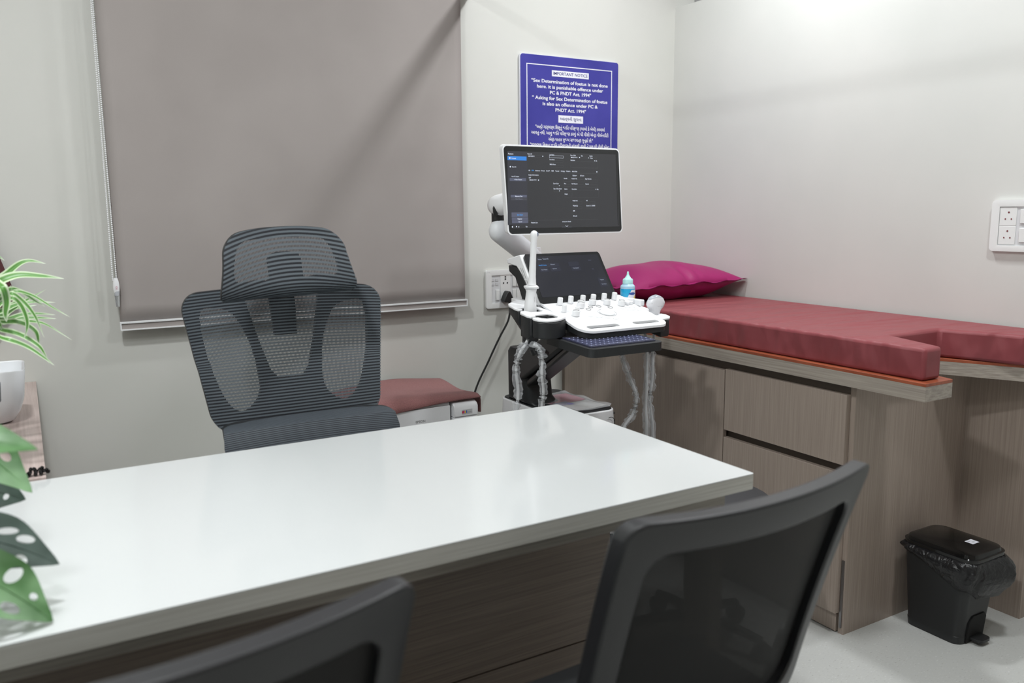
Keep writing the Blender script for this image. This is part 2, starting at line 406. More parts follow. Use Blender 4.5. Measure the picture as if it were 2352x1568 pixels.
# ---------------------------------------------------------------- roller blind
BL0, BL1, YBL = 0.254, 1.501, 2.932
T = thing('roller_blind', 'large taupe roller blind on the back wall, white bead chain at its left side', 'blind', (0.88, YB, 0.88))
def blf(u, v):
    x = BL0 + (BL1-BL0)*u; z = 0.905 + (2.56-0.905)*v
    y = YBL + 0.002*math.sin(u*7+1.0)*(1-v) + 0.0015*math.sin(u*17+v*9)
    return (x, y, z)
bm = NB(); grid(bm, blf, 40, 30); 
fab = obj('fabric', bm, BLIND, T, smooth=True)
sm = fab.o.modifiers.new('thickness', 'SOLIDIFY'); sm.thickness = 0.0012
tb = NB(); cyl(tb, (BL0-0.01, YBL+0.012, 2.58), (BL1+0.01, YBL+0.012, 2.58), 0.024); obj('roller_tube', tb, ALU, T, smooth=True)
obj('mount_bracket', box(NB(), BL0-0.016, BL0-0.010, YBL-0.02, YB-0.001, 2.54, 2.62), ALU, T)
obj('mount_bracket', box(NB(), BL1+0.010, BL1+0.016, YBL-0.02, YB-0.001, 2.54, 2.62), ALU, T)
hb = T
fr = obj('hem_bar', ring(NB(), [(0.2515, 0.880), (1.5085, 0.880), (1.5085, 0.9085), (0.2515, 0.9085)], [(0.256, 0.8845), (1.504, 0.8845), (1.504, 0.9025), (0.256, 0.9025)],
         lambda a, b, h: (a, YBL-0.009+h, b), 0.016, 1), ALU, T, bevel=0.0008, label='white aluminium hem bar along the bottom of the blind')
obj('hem_insert', box(NB(), 0.256, 1.504, YBL-0.0045, YBL+0.004, 0.8845, 0.9025), BLIND, fr)
bm = NB()
def bead(bm, c, r):
    bmesh.ops.create_icosphere(bm, subdivisions=1, radius=r, matrix=Matrix.Translation(c))
for k in range(213):
    z = 1.045 + k*0.0061
    s = min(1.0, max(0.0, (z-1.05)/1.2)); d = 0.0045*(1-s)
    bead(bm, (0.2445-d, 2.915, z), 0.0029)
    bead(bm, (0.2465+d, 2.918+0.004*s, z+0.003), 0.0029)
obj('bead_chain', bm, WHITE, T, smooth=True, label='white ball chain hanging in a long double loop')
bm = NB(); pr = [(0.004, 1.05), (0.0075, 1.04), (0.0085, 1.02), (0.008, 1.0), (0.006, 0.985)]
grid(bm, lambda u, v: (0.2485 + 0.0095*math.cos(2*math.pi*u)*(math.sin(math.pi*(0.12+0.76*v)))**0.6, 2.914+0.0055*math.sin(2*math.pi*u)*(math.sin(math.pi*(0.12+0.76*v)))**0.6, 0.995+0.057*v), 14, 8, close_u=True)
cw = obj('chain_weight', bm, WHITE, T, smooth=True, label='white and clear chain tensioner at the bottom of the bead chain')
bm = NB(); grid(bm, lambda u, v: (0.249 + 0.0085*math.cos(2*math.pi*u)*(0.6+0.4*v), 2.914+0.005*math.sin(2*math.pi*u)*(0.6+0.4*v), 0.96+0.05*v), 14, 4, close_u=True)
obj('clear_holder', bm, CLEAR, cw, smooth=True)
PINK = mat('pink_print', (205, 60, 110), 0.5)
bm = NB(); M = plane_m((0.2485, 2.9075, 1.020), (1, 0, 0), (0, 0, 1))
for q in ((-.002, .002, .0045, .0052), (-.002, .002, -.001, -.0003), (-.002, -.0013, -.001, .0052), (.0013, .002, -.001, .0052), (-.003, .003, -.0035, -.0028)): quad(bm, M, *q)
obj('printed_mark', bm, PINK, cw)

# ---------------------------------------------------------------- notice board
SX0, SX1, SZ0, SZ1, SY = 1.781, 2.270, 1.25, 1.874, 2.961
T = thing('notice_board', 'blue sign with white lettering mounted on the back wall above the monitor', 'sign', (2.02, YB, SZ0))
obj('backing_board', poly(NB(), [rrect(SX0-0.003, SX1, SZ0, SZ1+0.001, 0.012)], lambda a, b, h: (a, SY+0.0015+h, b), YB-SY-0.002), SIGNW, T, label='white edge of the sign board')
obj('face_sheet', poly(NB(), [rrect(SX0, SX1, SZ0, SZ1, 0.012)], lambda a, b, h: (a, SY+h, b), 0.0014), BLUE, T, label='blue printed face of the sign')
L0, L1, LT = 1.8090, 2.2365, 1.8385
e = 0.0035
obj('border_line', ring(NB(), [(L0, SZ0+0.04), (L1, SZ0+0.04), (L1, LT), (L0, LT)], [(L0+e, SZ0+0.04+e), (L1-e, SZ0+0.04+e), (L1-e, LT-e), (L0+e, LT-e)], lambda a, b, h: (a, SY-0.0008+h, b), 0.0007, 1), SIGNW, T)
MS = plane_m((0, SY-0.0009, 0), (1, 0, 0), (0, 0, 1))
def at2(M, x, y, h=0.0): return M @ Matrix.Translation((x, y, h))
hb_ = NB(); box(hb_, 1.9307, 2.1148, SY-0.001, SY-0.0002, 1.7951, 1.8190); obj('heading_box', hb_, SIGNW, T)
hb_ = NB(); box(hb_, 1.9626, 2.0867, SY-0.001, SY-0.0002, 1.6124, 1.6418); obj('heading_box', hb_, SIGNW, T)
MS2 = plane_m((0, SY-0.0014, 0), (1, 0, 0), (0, 0, 1))
bm = NB(); text_bm(bm, 'IMPORTANT NOTICE', 0.171, at2(MS2, 2.023, 1.8015), 0.0125, 0.014, 'CENTER'); obj('heading_lettering', bm, SIGNB, T, label='dark blue English heading')
bm = NB(); text_bm(bm, 'મહત્વની સુચના', 0.108, at2(MS2, 2.0248, 1.6225), 0.0125, 0.010, 'CENTER'); obj('heading_lettering', bm, SIGNB, T, label='dark blue Gujarati heading')
bm = NB()
for s_, x0_, x1_, z in (('“Sex Determination of foetus is not done', 1.8312, 2.2142, 1.7678), ('here. it is punishable offence under', 1.858, 2.1897, 1.746), ('PC & PNDT Act. 1994"', 1.9207, 2.1269, 1.7237),
                   ('“ Asking for Sex Determination of foetus', 1.8343, 2.2131, 1.701), ('is also an offence under PC &', 1.8855, 2.1626, 1.6785), ('PNDT Act. 1994"', 1.9479, 2.1013, 1.656)):
    text_bm(bm, s_, x1_-x0_, at2(MS, x0_, z), 0.0135, 0.022)
obj('lettering', bm, SIGNW, T, label='white English lettering on the blue face')
bm = NB()
for s_, x0_, x1_, z in (('"અત્રે ગાર્ભસ્થ શિશુનું જાતિ પરિક્ષણ (બાબો કે બેબી) કરવામાં', 1.8503, 2.201, 1.5855), ('આવતુ નથી. આવુ જાતિ પરિક્ષણ કરવું એ ધી પીસી એન્ડ પીએનડીટી', 1.8301, 2.2205, 1.562),
                ('એક્ટ-૧૯૯૪ મુજબ સજાપાત્ર ગુન્હો છે."', 1.9133, 2.1385, 1.5373), ('"ગર્ભસ્થ શિશુના જાતિ પરિક્ષણની માંગણી કરવી તે પણ ધી પીસી એન્ડ', 1.8239, 2.2268, 1.513)):
    q = list(s_)      # the vowel sign i stands before its consonant
    for i in range(1, len(q)):
        if q[i] == 'િ': q[i], q[i-1] = q[i-1], q[i]
    text_bm(bm, ''.join(q), x1_-x0_, at2(MS, x0_, z), 0.0135, 0.018)
obj('lettering', bm, SIGNW, T, label='white Gujarati lettering on the blue face')

# ---------------------------------------------------------------- sockets
def switch_plate(name, label, M, w, h, n_left, loc):
    T = thing(name, label, 'socket', loc)
    return T
PLATE = mat('white_switch_plate', (232, 233, 232), 0.3)
MODULE = mat('switch_module', (216, 217, 219), 0.35)
HOLE = mat('socket_hole', (30, 28, 30), 0.6)
REDH = mat('red_socket_rim', (120, 60, 64), 0.5)
T = thing('wall_socket', 'white power socket plate with switches on the back wall beside the ultrasound machine', 'socket', (1.70, YB, 0.86), group=None)
x0, x1, z0, z1 = 1.612, 1.800, 0.858, 1.015; yp = 2.960
fn = lambda a, b, h: (a, yp+h, b)
obj('plate', ring(NB(), rrect(x0, x1, z0, z1, 0.010), rrect(x0+0.026, x1-0.026, z0+0.022, z1-0.022, 0.002), fn, YB-yp-0.001, 2, 0.001), PLATE, T, smooth=True)
obj('module_bed', box(NB(), x0+0.024, x1-0.024, yp+0.004, YB-0.001, z0+0.02, z1-0.02), MODULE, T)
def switch(x, z, w, h, P=T, up=0.003):
    obj('switch', box(NB(), x-w/2, x+w/2, yp+0.001-up, yp+0.004, z-h/2, z+h/2), PLATE, P, bevel=0.001)
for x, z in ((1.745, 0.966), (1.764, 0.966), (1.745, 0.912), (1.764, 0.912), (1.678-0.012, 0.912)):
    switch(x, z, 0.016, 0.042)
for x in (1.6445, 1.6625):
    for z in (0.975, 0.958):
        obj('usb_slot', box(NB(), x-0.006, x+0.006, yp+0.002, yp+0.0045, z-0.006, z+0.004), OFFWHITE, T)
so = obj('socket_outlet', box(NB(), 1.680, 1.728, yp+0.002, yp+0.004, 0.884, 0.994), PLATE, T, bevel=0.001)
bm = NB()
for x, z, r in ((1.703, 0.985, 0.0035), (1.703, 0.976, 0.0035), (1.694, 0.960, 0.0032), (1.712, 0.960, 0.0032)): cyl(bm, (x, yp+0.0012, z), (x, yp+0.002, z), r, n=12)
obj('pin_hole', bm, HOLE, so)
bm = NB(); M = plane_m((0, yp-0.0012, 0), (1, 0, 0), (0, 0, 1)); text_bm(bm, 'Norisys', 0.012, at2(M, 1.617, 1.005), 0.0022, 0.0)
obj('maker_lettering', bm, GREYP, T)
T = thing('power_plug', 'black three pin plug with black cord pushed into the back wall socket', 'plug', (1.70, 2.95, 0.89))
obj('plug_body', poly(NB(), [[(1.676, 0.892), (1.680, 0.884), (1.7, 0.882), (1.717, 0.884), (1.722, 0.892), (1.710, 0.922), (1.704, 0.929), (1.696, 0.929), (1.689, 0.920)]], lambda a, b, h: (a, 2.925+h, b), 0.034), BLACK, T, bevel=0.004)
cp = spline([(1.703, 2.935, 0.888), (1.703, 2.925, 0.865), (1.690, 2.92, 0.81), (1.648, 2.92, 0.742), (1.596, 2.92, 0.65), (1.53, 2.92, 0.525), (1.49, 2.90, 0.36), (1.52, 2.86, 0.2), (1.60, 2.84, 0.05), (1.64, 2.82, 0.008)], 8)
obj('cord', tube(NB(), cp, [0.0065, 0.006]+[0.0042]*(len(cp)-2), 8), BLACK, T, smooth=True)

T = thing('wall_socket', 'white double power socket plate on the right wall above the examination couch', 'socket', (XR, 1.38, 1.12))
y0, y1, z0, z1 = 1.27, 1.485, 1.1175, 1.272; xp = 2.578
fn = lambda a, b, h: (xp+h, a, b)
obj('plate', ring(NB(), rrect(y0, y1, z0, z1, 0.012), rrect(y0+0.024, y1-0.024, z0+0.018, z1-0.020, 0.002), fn, XR-xp-0.001, 2, 0.001), PLATE, T, smooth=True)
obj('module_bed', box(NB(), xp+0.004, XR-0.001, y0+0.022, y1-0.022, z0+0.016, z1-0.016), MODULE, T)
for zc, dy in ((1.222, 0.0), (1.166, 0.0)):
    so = obj('socket_outlet', box(NB(), xp+0.002, xp+0.0045, 1.410, 1.460, zc-0.027, zc+0.028), PLATE, T, bevel=0.0008)
    bm = NB()
    for y, z, r in ((1.4335, zc+0.013, 0.0028), (1.4425, zc-0.007, 0.0022), (1.4245, zc-0.007, 0.0022)): cyl(bm, (xp+0.0012, y, z), (xp+0.002, y, z), r, n=12)
    obj('pin_hole', bm, REDH, so)
    obj('switch', box(NB(), xp-0.001, xp+0.004, 1.375, 1.398, zc-0.020, zc+0.022), PLATE, T, bevel=0.001)
for zc in (1.222, 1.166):
    obj('switch', box(NB(), xp-0.001, xp+0.004, 1.345, 1.368, zc-0.020, zc+0.022), PLATE, T, bevel=0.001)

# ---------------------------------------------------------------- examination couch: cabinet, platform, mattress, pillow
T = thing('couch_cabinet', 'taupe laminate cabinet with door and drawers under the examination couch', 'cabinet', (2.3, 2.2, 0))
obj('end_panel', box(NB(), 2.004, XR-0.046, 1.497, 1.515, 0, 0.7565), LAM_V, T, label='wide end panel facing the waste bin')
obj('carcass', box(NB(), 2.012, XR-0.002, 1.516, YB-0.002, 0.03, 0.7565), LAM_GAP_SHADE, T)
obj('support_panel', box(NB(), XR-0.046, XR-0.001, 1.282, 1.515, 0, 0.7565), LAM_V, T, label='narrow panel on the right wall carrying the couch arm')
obj('plinth', box(NB(), 1.999, 2.011, 1.52, YB-0.002, 0.004, 0.058), LAM_V, T)
obj('door', box(NB(), 1.985, 2.003, 1.993, 2.944, 0.065, 0.722), LAM_V, T, bevel=0.001)
obj('filler_strip', box(NB(), 1.990, 2.010, 2.946, YB-0.002, 0.01, 0.7565), mat('brown_laminate_strip', (112, 100, 90), 0.5), T)
obj('drawer', box(NB(), 1.985, 2.003, 1.513, 1.989, 0.520, 0.727), LAM_V, T, bevel=0.001)
obj('drawer', box(NB(), 1.985, 2.003, 1.513, 1.989, 0.065, 0.495), LAM_V, T, bevel=0.001)
obj('top_rail', box(NB(), 2.0045, 2.012, 1.516, 2.944, 0.722, 0.7565), LAM_GAP_SHADE, T)
hg = obj('hinge_strip', box(NB(), 1.9995, 2.0035, 1.503, 1.510, 0.02, 0.23), METAL, T)
PF = [(1.965, YB-0.002), (1.965, 1.265), (2.080, 1.265), (2.130, 1.470), (2.345, 1.470), (2.450, 1.250), (XR-0.002, 1.250), (XR-0.002, YB-0.002)]
T = thing('couch_platform', 'taupe laminate couch board with a notch at the foot end and orange brown top', 'couch platform', (2.3, 2.1, 0.757))
obj('board', poly(NB(), [PF], lambda a, b, h: (a, b, 0.757+h), 0.0395), LAM_H, T)
obj('top_sheet', poly(NB(), [PF], lambda a, b, h: (a, b, 0.7966+h), 0.0084), ORANGE, T, bevel=0.0006, label='thin orange brown sheet on top of the board')
def mattress():
    P = [(1.986, 2.955), (1.986, 1.286), (2.058, 1.286), (2.128, 1.486), (2.355, 1.486), (2.420, 1.268), (2.578, 1.268), (2.578, 2.955)]
    bm = NB()
    poly(bm, [P], lambda a, b, h: (a, b, 0.8055+h), 0.086)
    return bm
T = single('mattress', mattress(), MATT, 'maroon mattress pad with a notch cut in its foot end lying on the couch', 'mattress', bevel=0.010, seg=3)
# seam piping on right arm is part of the pad
def pillow_f(u, v):
    s, t_ = 2*u-1, 2*v-1
    return s, t_
PC = Vector((2.285, 2.70, 0.0)); A, B = 0.295, 0.205
def pil_pt(s, t, side):
    x = A*s*(1-0.05*(1-t*t)); y = B*t*(1-0.07*(1-s*s))
    body = max(0.0, (1-abs(s)**2.6))**0.62 * max(0.0, (1-abs(t)**2.4))**0.6
    crease = 0.35*math.exp(-((x-0.015)/0.022)**2)*math.exp(-((y+0.19)/0.09)**2) + 0.15*math.exp(-((x-0.07)/0.015)**2)*math.exp(-((y+0.17)/0.07)**2)
    wr = 0.004*math.sin(26*x+8*y)*math.exp(-((x+0.22)/0.09)**2)*(1-t*t) + 0.004*math.sin(60*x+20*y)*math.exp(-((y+0.16)/0.05)**2)*math.exp(-(x/0.12)**2)
    mid = 0.958 + 0.006*s + 0.003*math.sin(9*s) - 0.004*crease
    if side > 0: z = mid + 0.078*body*(1-crease*0.8) + wr*body
    else: z = max(mid - 0.085*body, 0.8925 + 0.002*(1-body))
    return Vector((PC.x+x, PC.y+y + 0.02*crease*(t < 0), z))
bm = NB()
grid(bm, lambda u, v: pil_pt(2*u-1, 2*v-1, 1), 64, 44)
grid(bm, lambda u, v: pil_pt(2*u-1, 2*v-1, -1), 64, 44)
bmesh.ops.remove_doubles(bm, verts=bm.verts, dist=0.0004)
# flat sewn flange round the edge
N = 120; loop = []
for k in range(N):
    a = 4*k/N; i = int(a); f_ = a-i
    s, t_ = ((-1+2*f_, -1), (1, -1+2*f_), (1-2*f_, 1), (-1, 1-2*f_))[i]
    loop.append((s, t_))
r0 = [pil_pt(s, t_, 1) for s, t_ in loop]; r1 = []
for k, (s, t_) in enumerate(loop):
    d = Vector((s*0.6 if abs(s) > .99 else 0, t_ if abs(t_) > .99 else 0, 0)).normalized()
    p = r0[k] + d*0.013 + Vector((0, 0, 0.003*math.sin(k*1.1)))
    p.x = min(p.x, 2.588); r1.append(p)
for dz in (0.001, -0.001):
    a = [bm.verts.new(p+Vector((0, 0, dz))) for p in r0]; b = [bm.verts.new(p+Vector((0, 0, dz))) for p in r1]
    for k in range(N): bm.faces.new((a[k], a[(k+1) % N], b[(k+1) % N], b[k]))
single('pillow', bm, PILLOWM, 'plump magenta pillow at the head of the examination couch', 'pillow', smooth=True, angle=60)

# ---------------------------------------------------------------- desk and side counter
T = thing('desk', 'long white glossy desk with grey wood edge and laminate front panel', 'desk', (0.3, 1.5, 0))
DX0, DX1, DY0, DY1 = XL+0.003, 1.223, 1.137, 1.850
obj('tabletop', poly(NB(), [rrect(DX0, DX1, DY0, DY1, [0.002, 0.006, 0.006, 0.002], 4)], lambda a, b, h: (a, b, 0.7285+h), 0.0015), WHITE_GLOSS, T, label='glossy white desk top')
obj('edge_band', poly(NB(), [rrect(DX0, DX1, DY0, DY1, [0.002, 0.006, 0.006, 0.002], 4)], lambda a, b, h: (a, b, 0.698+h), 0.0304), laminate('pale_grey_wood_edge', (186, 184, 176), (206, 205, 198), (0.8, 10, 45)), T, label='thick grey wood edge of the desk top')
obj('apron', box(NB(), DX0+0.02, 1.170, DY0+0.026, DY0+0.044, 0.668, 0.6975), LAM_HX, T)
obj('leg', box(NB(), 1.134, 1.170, DY0+0.026, DY0+0.10, 0, 0.6675), LAM_V, T)
obj('leg', box(NB(), 1.134, 1.170, DY1-0.10, DY1-0.026, 0, 0.6975), LAM_V, T)
obj('side_rail', box(NB(), 1.134, 1.170, DY0+0.045, DY1-0.101, 0.64, 0.6975), LAM_V, T)
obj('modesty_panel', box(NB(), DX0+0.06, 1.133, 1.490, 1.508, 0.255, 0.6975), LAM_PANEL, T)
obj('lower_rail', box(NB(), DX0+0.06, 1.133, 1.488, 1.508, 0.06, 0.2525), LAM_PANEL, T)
obj('leg', box(NB(), DX0+0.02, DX0+0.056, DY0+0.05, DY1-0.03, 0, 0.6675), LAM_V, T)
T = thing('side_counter', 'pinkish wood side counter running from the desk to the back wall', 'counter', (-0.3, 2.4, 0))
obj('worktop', box(NB(), XL+0.002, 0.003, DY1+0.002, YB-0.002, 0.706, 0.735), LAM_SHELF, T, bevel=0.001)
obj('cabinet_body', box(NB(), XL+0.002, -0.02, DY1+0.02, YB-0.002, 0, 0.705), LAM_V, T)
# ---------------------------------------------------------------- executive chair
T = thing('office_chair', 'high back grey striped mesh office chair with headrest behind the desk', 'office chair', (0.570, 1.95, 0))
HB = 0.345
def BK(a, b, h):
    v = b/HB; w = 0.209 + 0.048*v
    x = 0.5715 - 0.004*v + a*(w/0.257)
    u = a/0.257
    y = 2.026 + 0.080*v + 0.042*(1-u*u) + h
    z = 0.732 + 0.335*v - 0.008*u*u*(v > 0.5) - 0.012*(1-v)*(1-u*u)
    return Vector((x, y, z))
def UV_(u, v): return (u*0.257, v*HB)
outer = rrect(-0.257, 0.257, 0, HB, [0.045, 0.045, 0.05, 0.05], 8)
def loop_uv(L): return [UV_(u, v) for u, v in L]
def smooth_loop(L, n=4):
    P = [Vector((p[0], p[1], 0)) for p in L]; N = len(P); out = []
    for i in range(N):
        a, b, c, d = P[i-1], P[i], P[(i+1) % N], P[(i+2) % N]
        for k in range(n):
            t = k/n; q = 0.5*((2*b) + (c-a)*t + (2*a-5*b+4*c-d)*t*t + (3*b-a-3*c+d)*t**3); out.append((q.x, q.y))
    return out
winR = loop_uv([(0.50, 0.80), (0.60, 0.86), (0.76, 0.885), (0.84, 0.85), (0.865, 0.70), (0.865, 0.50), (0.82, 0.30), (0.74, 0.17), (0.62, 0.12), (0.48, 0.16), (0.37, 0.26), (0.365, 0.45), (0.40, 0.62)])
winL = [(-a, b) for a, b in winR][::-1]
winC = loop_uv([(-0.38, 0.93), (-0.13, 0.93), (-0.12, 0.64), (0.12, 0.64), (0.13, 0.93), (0.38, 0.93), (0.30, 0.62), (0.22, 0.40), (0.14, 0.33), (-0.14, 0.33), (-0.22, 0.40), (-0.30, 0.62)])
bm = NB(); poly(bm, [outer, smooth_loop(winL), smooth_loop(winR), winC], lambda a, b, h: BK(a, b, h+0.006), 0.014, cut=0.03)
obj('back_frame', bm, BLACK_S, T, label='black plastic frame behind the mesh')
bm = NB(); poly(bm, [rrect(-0.2575, 0.2575, -0.0005, HB+0.0005, [0.045, 0.045, 0.05, 0.05], 8)], lambda a, b, h: BK(a, b, h), 0.0, cut=0.03, uvlay=True, one_side=True)
obj('back_mesh', bm, NET, T, smooth=True, label='grey and black striped mesh')
# headrest
def HR(u, v, h=0.0):
    """u -1..1 across, v 0 bottom lip .. 1 top"""
    w = 0.150 + 0.024*(1-v)**2.0
    x = 0.553 + u*w
    prof_y = 2.075 - 0.060*(1-v)**1.6 - 0.012*math.sin(math.pi*v) - 0.030*v**6*0
    zt = 1.050 + 0.168*v
    if v < 0.18:
        q = (0.18-v)/0.18; prof_y += 0.030*q*q; zt = 1.050+0.168*0.18 - 0.034*math.sin(q*1.35)
    y = prof_y - 0.038*u*u + h + 0.016*u
    z = zt - 0.020*abs(u)**2.6*(v**2) + 0.004*u*u*(1-v) + 0.005*u
    return Vector((x, y, z))
HOUT = rrect(-1, 1, 0, 1, [0.16, 0.16, 0.30, 0.30], 8)
fh = lambda a, b, h: HR(a, b, h)
bm = NB(); t = [(a, b) for a, b in HOUT]
poly(bm, [t], fh, 0, cut=0.06, uvlay=False, one_side=True)
lay = bm.loops.layers.uv.verify()
for f in bm.faces:
    for l in f.loops:
        co = l.vert.co; l[lay].uv = (co.x, co.z*0.95 - co.y*0.55)
obj('headrest_mesh', bm, NET, T, smooth=True, label='striped mesh pad of the headrest')
wl = [(-0.78, 0.30), (-0.72, 0.78), (-0.14, 0.80), (-0.14, 0.62), (-0.15, 0.30)]
wc = smooth_loop([(-0.80, 0.28), (-0.74, 0.80), (-0.25, 0.84), (0.25, 0.84), (0.74, 0.80), (0.80, 0.28), (0.45, 0.27), (0.26, 0.27), (0.24, 0.60), (-0.24, 0.60), (-0.26, 0.27), (-0.45, 0.27)], 3)
bm = NB(); poly(bm, [HOUT, wc], lambda a, b, h: HR(a, b, h+0.005), 0.014, cut=0.08)
obj('headrest_frame', bm, BLACK_S, T)
bm = NB(); tube(bm, [(0.572, 2.10, 1.12), (0.572, 2.145, 1.08), (0.572, 2.15, 1.03), (0.572, 2.145, 0.965)], [0.022, 0.022, 0.02, 0.02], 10, squash=(1.0, 0.5))
obj('headrest_post', bm, BLACK_S, T, smooth=True)
# lower back support: a separate curved mesh pad
def LM(u, v, h=0.0):
    w = 0.205 + 0.014*(1-abs(2*v-1))
    a = v*1.9
    y = 2.015 - 0.095*math.sin(min(a, 1.57)) - 0.012*max(0, a-1.57) + 0.015*u*u + h
    z = 0.757 - 0.045*(1-math.cos(min(a, 1.57))) - 0.16*max(0, v-0.35) - 0.010*u*u*(1-v)
    return Vector((0.585 + u*w, y, z))
LO = rrect(-1, 1, 0, 1, [0.22, 0.22, 0.16, 0.16], 8)
bm = NB(); poly(bm, [LO], lambda a, b, h: LM(a, b, h), 0, cut=0.05, one_side=True)
lay = bm.loops.layers.uv.verify()
for f in bm.faces:
    for l in f.loops:
        co = l.vert.co; l[lay].uv = (co.x, co.z*0.9 + co.y*0.9)
obj('lumbar_mesh', bm, NET3, T, smooth=True, label='striped mesh pad of the lower back support')
bm = NB(); ring(bm, LO, [(a*0.86, 0.5+(b-0.5)*0.8) for a, b in LO], lambda a, b, h: LM(a, b, h+0.004), 0.013, 2)
obj('lumbar_frame', bm, BLACK_S, T)
bm = NB(); poly(bm, [rrect(0.33, 0.82, 1.53, 1.98, 0.07, 8)], lambda a, b, h: Vector((a, b, 0.455+h+(0.012 if h > 0 else 0)*math.cos((a-0.575)*5))), 0.05, cut=0.05)
obj('seat', bm, mat('charcoal_seat_fabric', (52, 55, 60), 0.85), T, bevel=0.012)
obj('spine', tube(NB(), [(0.575, 2.125, 0.825), (0.575, 2.13, 0.76), (0.575, 2.12, 0.58), (0.575, 2.0, 0.44), (0.575, 1.8, 0.43)], [0.025, 0.035, 0.035, 0.035, 0.04], 10, squash=(1.3, 0.5)), BLACK_S, T, smooth=True)
obj('gas_column', cyl(NB(), (0.575, 1.76, 0.10), (0.575, 1.76, 0.45), 0.027), BLACK_S, T, smooth=True)
for k in range(5):
    a = math.radians(90+72*k+20); dx, dy = math.cos(a), math.sin(a)
    lg = obj('leg', tube(NB(), [(0.575, 1.76, 0.115), (0.575+dx*0.15, 1.76+dy*0.15, 0.10), (0.575+dx*0.28, 1.76+dy*0.28, 0.072)], [0.024, 0.019, 0.014], 10), BLACK_S, T, smooth=True)
    c0 = Vector((0.575+dx*0.28, 1.76+dy*0.28, 0.03)); n = Vector((-dy, dx, 0))
    obj('caster', cyl(NB(), c0-n*0.022, c0+n*0.022, 0.029, n=20), BLACK, lg, smooth=True)
# black bead string lying on the counter corner
bm = NB()
for k in range(26):
    a = k*0.62; x = -0.052+0.0024*k+0.004*math.sin(a*2.3); y = 1.868+0.006*math.cos(a*1.7); z = 0.7395+0.0045*(k % 3 == 1)+(0.005 if 12 < k < 22 and k % 2 else 0)+(0.006 if k in (16, 18) else 0)
    bead(bm, (x, y, z), 0.0046)
single('bead_string', bm, BLACK_G, 'small heap of glossy black beads at the back corner of the desk', 'beads', smooth=True)

# ---------------------------------------------------------------- visitor chairs
def prof(b):
    """back profile: b height from the bottom of the back 0..0.43 -> (y, z)"""
    z = 0.452 + b; k = (0.882-z)
    y = 0.0 + 0.36*k - 0.05*k*k*6*0.5
    return y, z
CW = 0.236
def VB(a, b, h):
    y, z = prof(b); u = a/CW
    return Vector((a*(1-0.03*(1-b/0.43)), y - 0.037*(1-u*u) + h, z - 0.003 + 0.004*u*u))
def make_visitor(label, loc):
    T = thing('visitor_chair', label, 'chair', loc, None, local=True)
    out = dense(rrect(-CW, CW, 0, 0.43, [0.05, 0.05, 0.028, 0.028], 10), 16, 0.1)
    inn = dense(rrect(-CW+0.038, CW-0.038, 0.045, 0.43-0.050, [0.04, 0.04, 0.035, 0.035], 10), 16, 0.1)
    bm = NB(); ring(bm, out, inn, VB, 0.030, 4, 0.001)
    obj('back_frame', bm, CHAIRF, T, smooth=True, bevel=0.004, label='black plastic back frame with a broad top rail')
    bm = NB(); poly(bm, [rrect(-CW+0.03, CW-0.03, 0.035, 0.43-0.04, 0.03)], lambda a, b, h: VB(a, b, h+0.015), 0, cut=0.03, uvlay=True, one_side=True)
    obj('back_mesh', bm, NET2, T, smooth=True)
    bm = NB(); poly(bm, [rrect(-0.232, 0.232, 0.03, 0.40, 0.05, 8)], lambda a, b, h: Vector((a, b, 0.392+h)), 0.05, cut=0.06)
    obj('seat', bm, mat('black_seat_fabric', (36, 37, 39), 0.85) if 'black_seat_fabric' not in bpy.data.materials else bpy.data.materials['black_seat_fabric'], T, bevel=0.014)
    for s in (-1, 1):
        pts = [(s*0.205, 0.10, 0.40), (s*0.225, 0.08, 0.37), (s*0.24, 0.00, 0.02), (s*0.24, 0.03, 0.012), (s*0.24, 0.40, 0.012), (s*0.24, 0.43, 0.03), (s*0.225, 0.36, 0.36), (s*0.205, 0.34, 0.40)]
        obj('leg', tube(NB(), spline(pts, 4), 0.0115, 10), CHROME if False else BLACK_S, T, smooth=True)
        obj('back_bracket', tube(NB(), [(s*0.20, 0.13, 0.41), (s*0.205, 0.145, 0.48), (s*0.210, 0.125, 0.56)], 0.012, 8), CHAIRF, T, smooth=True)
    return T
ch = make_visitor('black mesh backed visitor chair on the right, nearest the examination couch', (0.826, 0.746, 0))
ch.o.rotation_euler = (0, 0, 0.041)
c2 = ch.o.copy(); COL.objects.link(c2); c2.location = (0.087, 0.716, 0); c2.rotation_euler = (0, 0, 0.098)
c2['label'] = 'black mesh backed visitor chair on the left, below the leafy plant end of the desk'
for part in list(ch.o.children):
    p2 = part.copy(); COL.objects.link(p2); p2.parent = c2
for q in (ch.o, c2): q['group'] = 'visitor chairs in front of the desk'

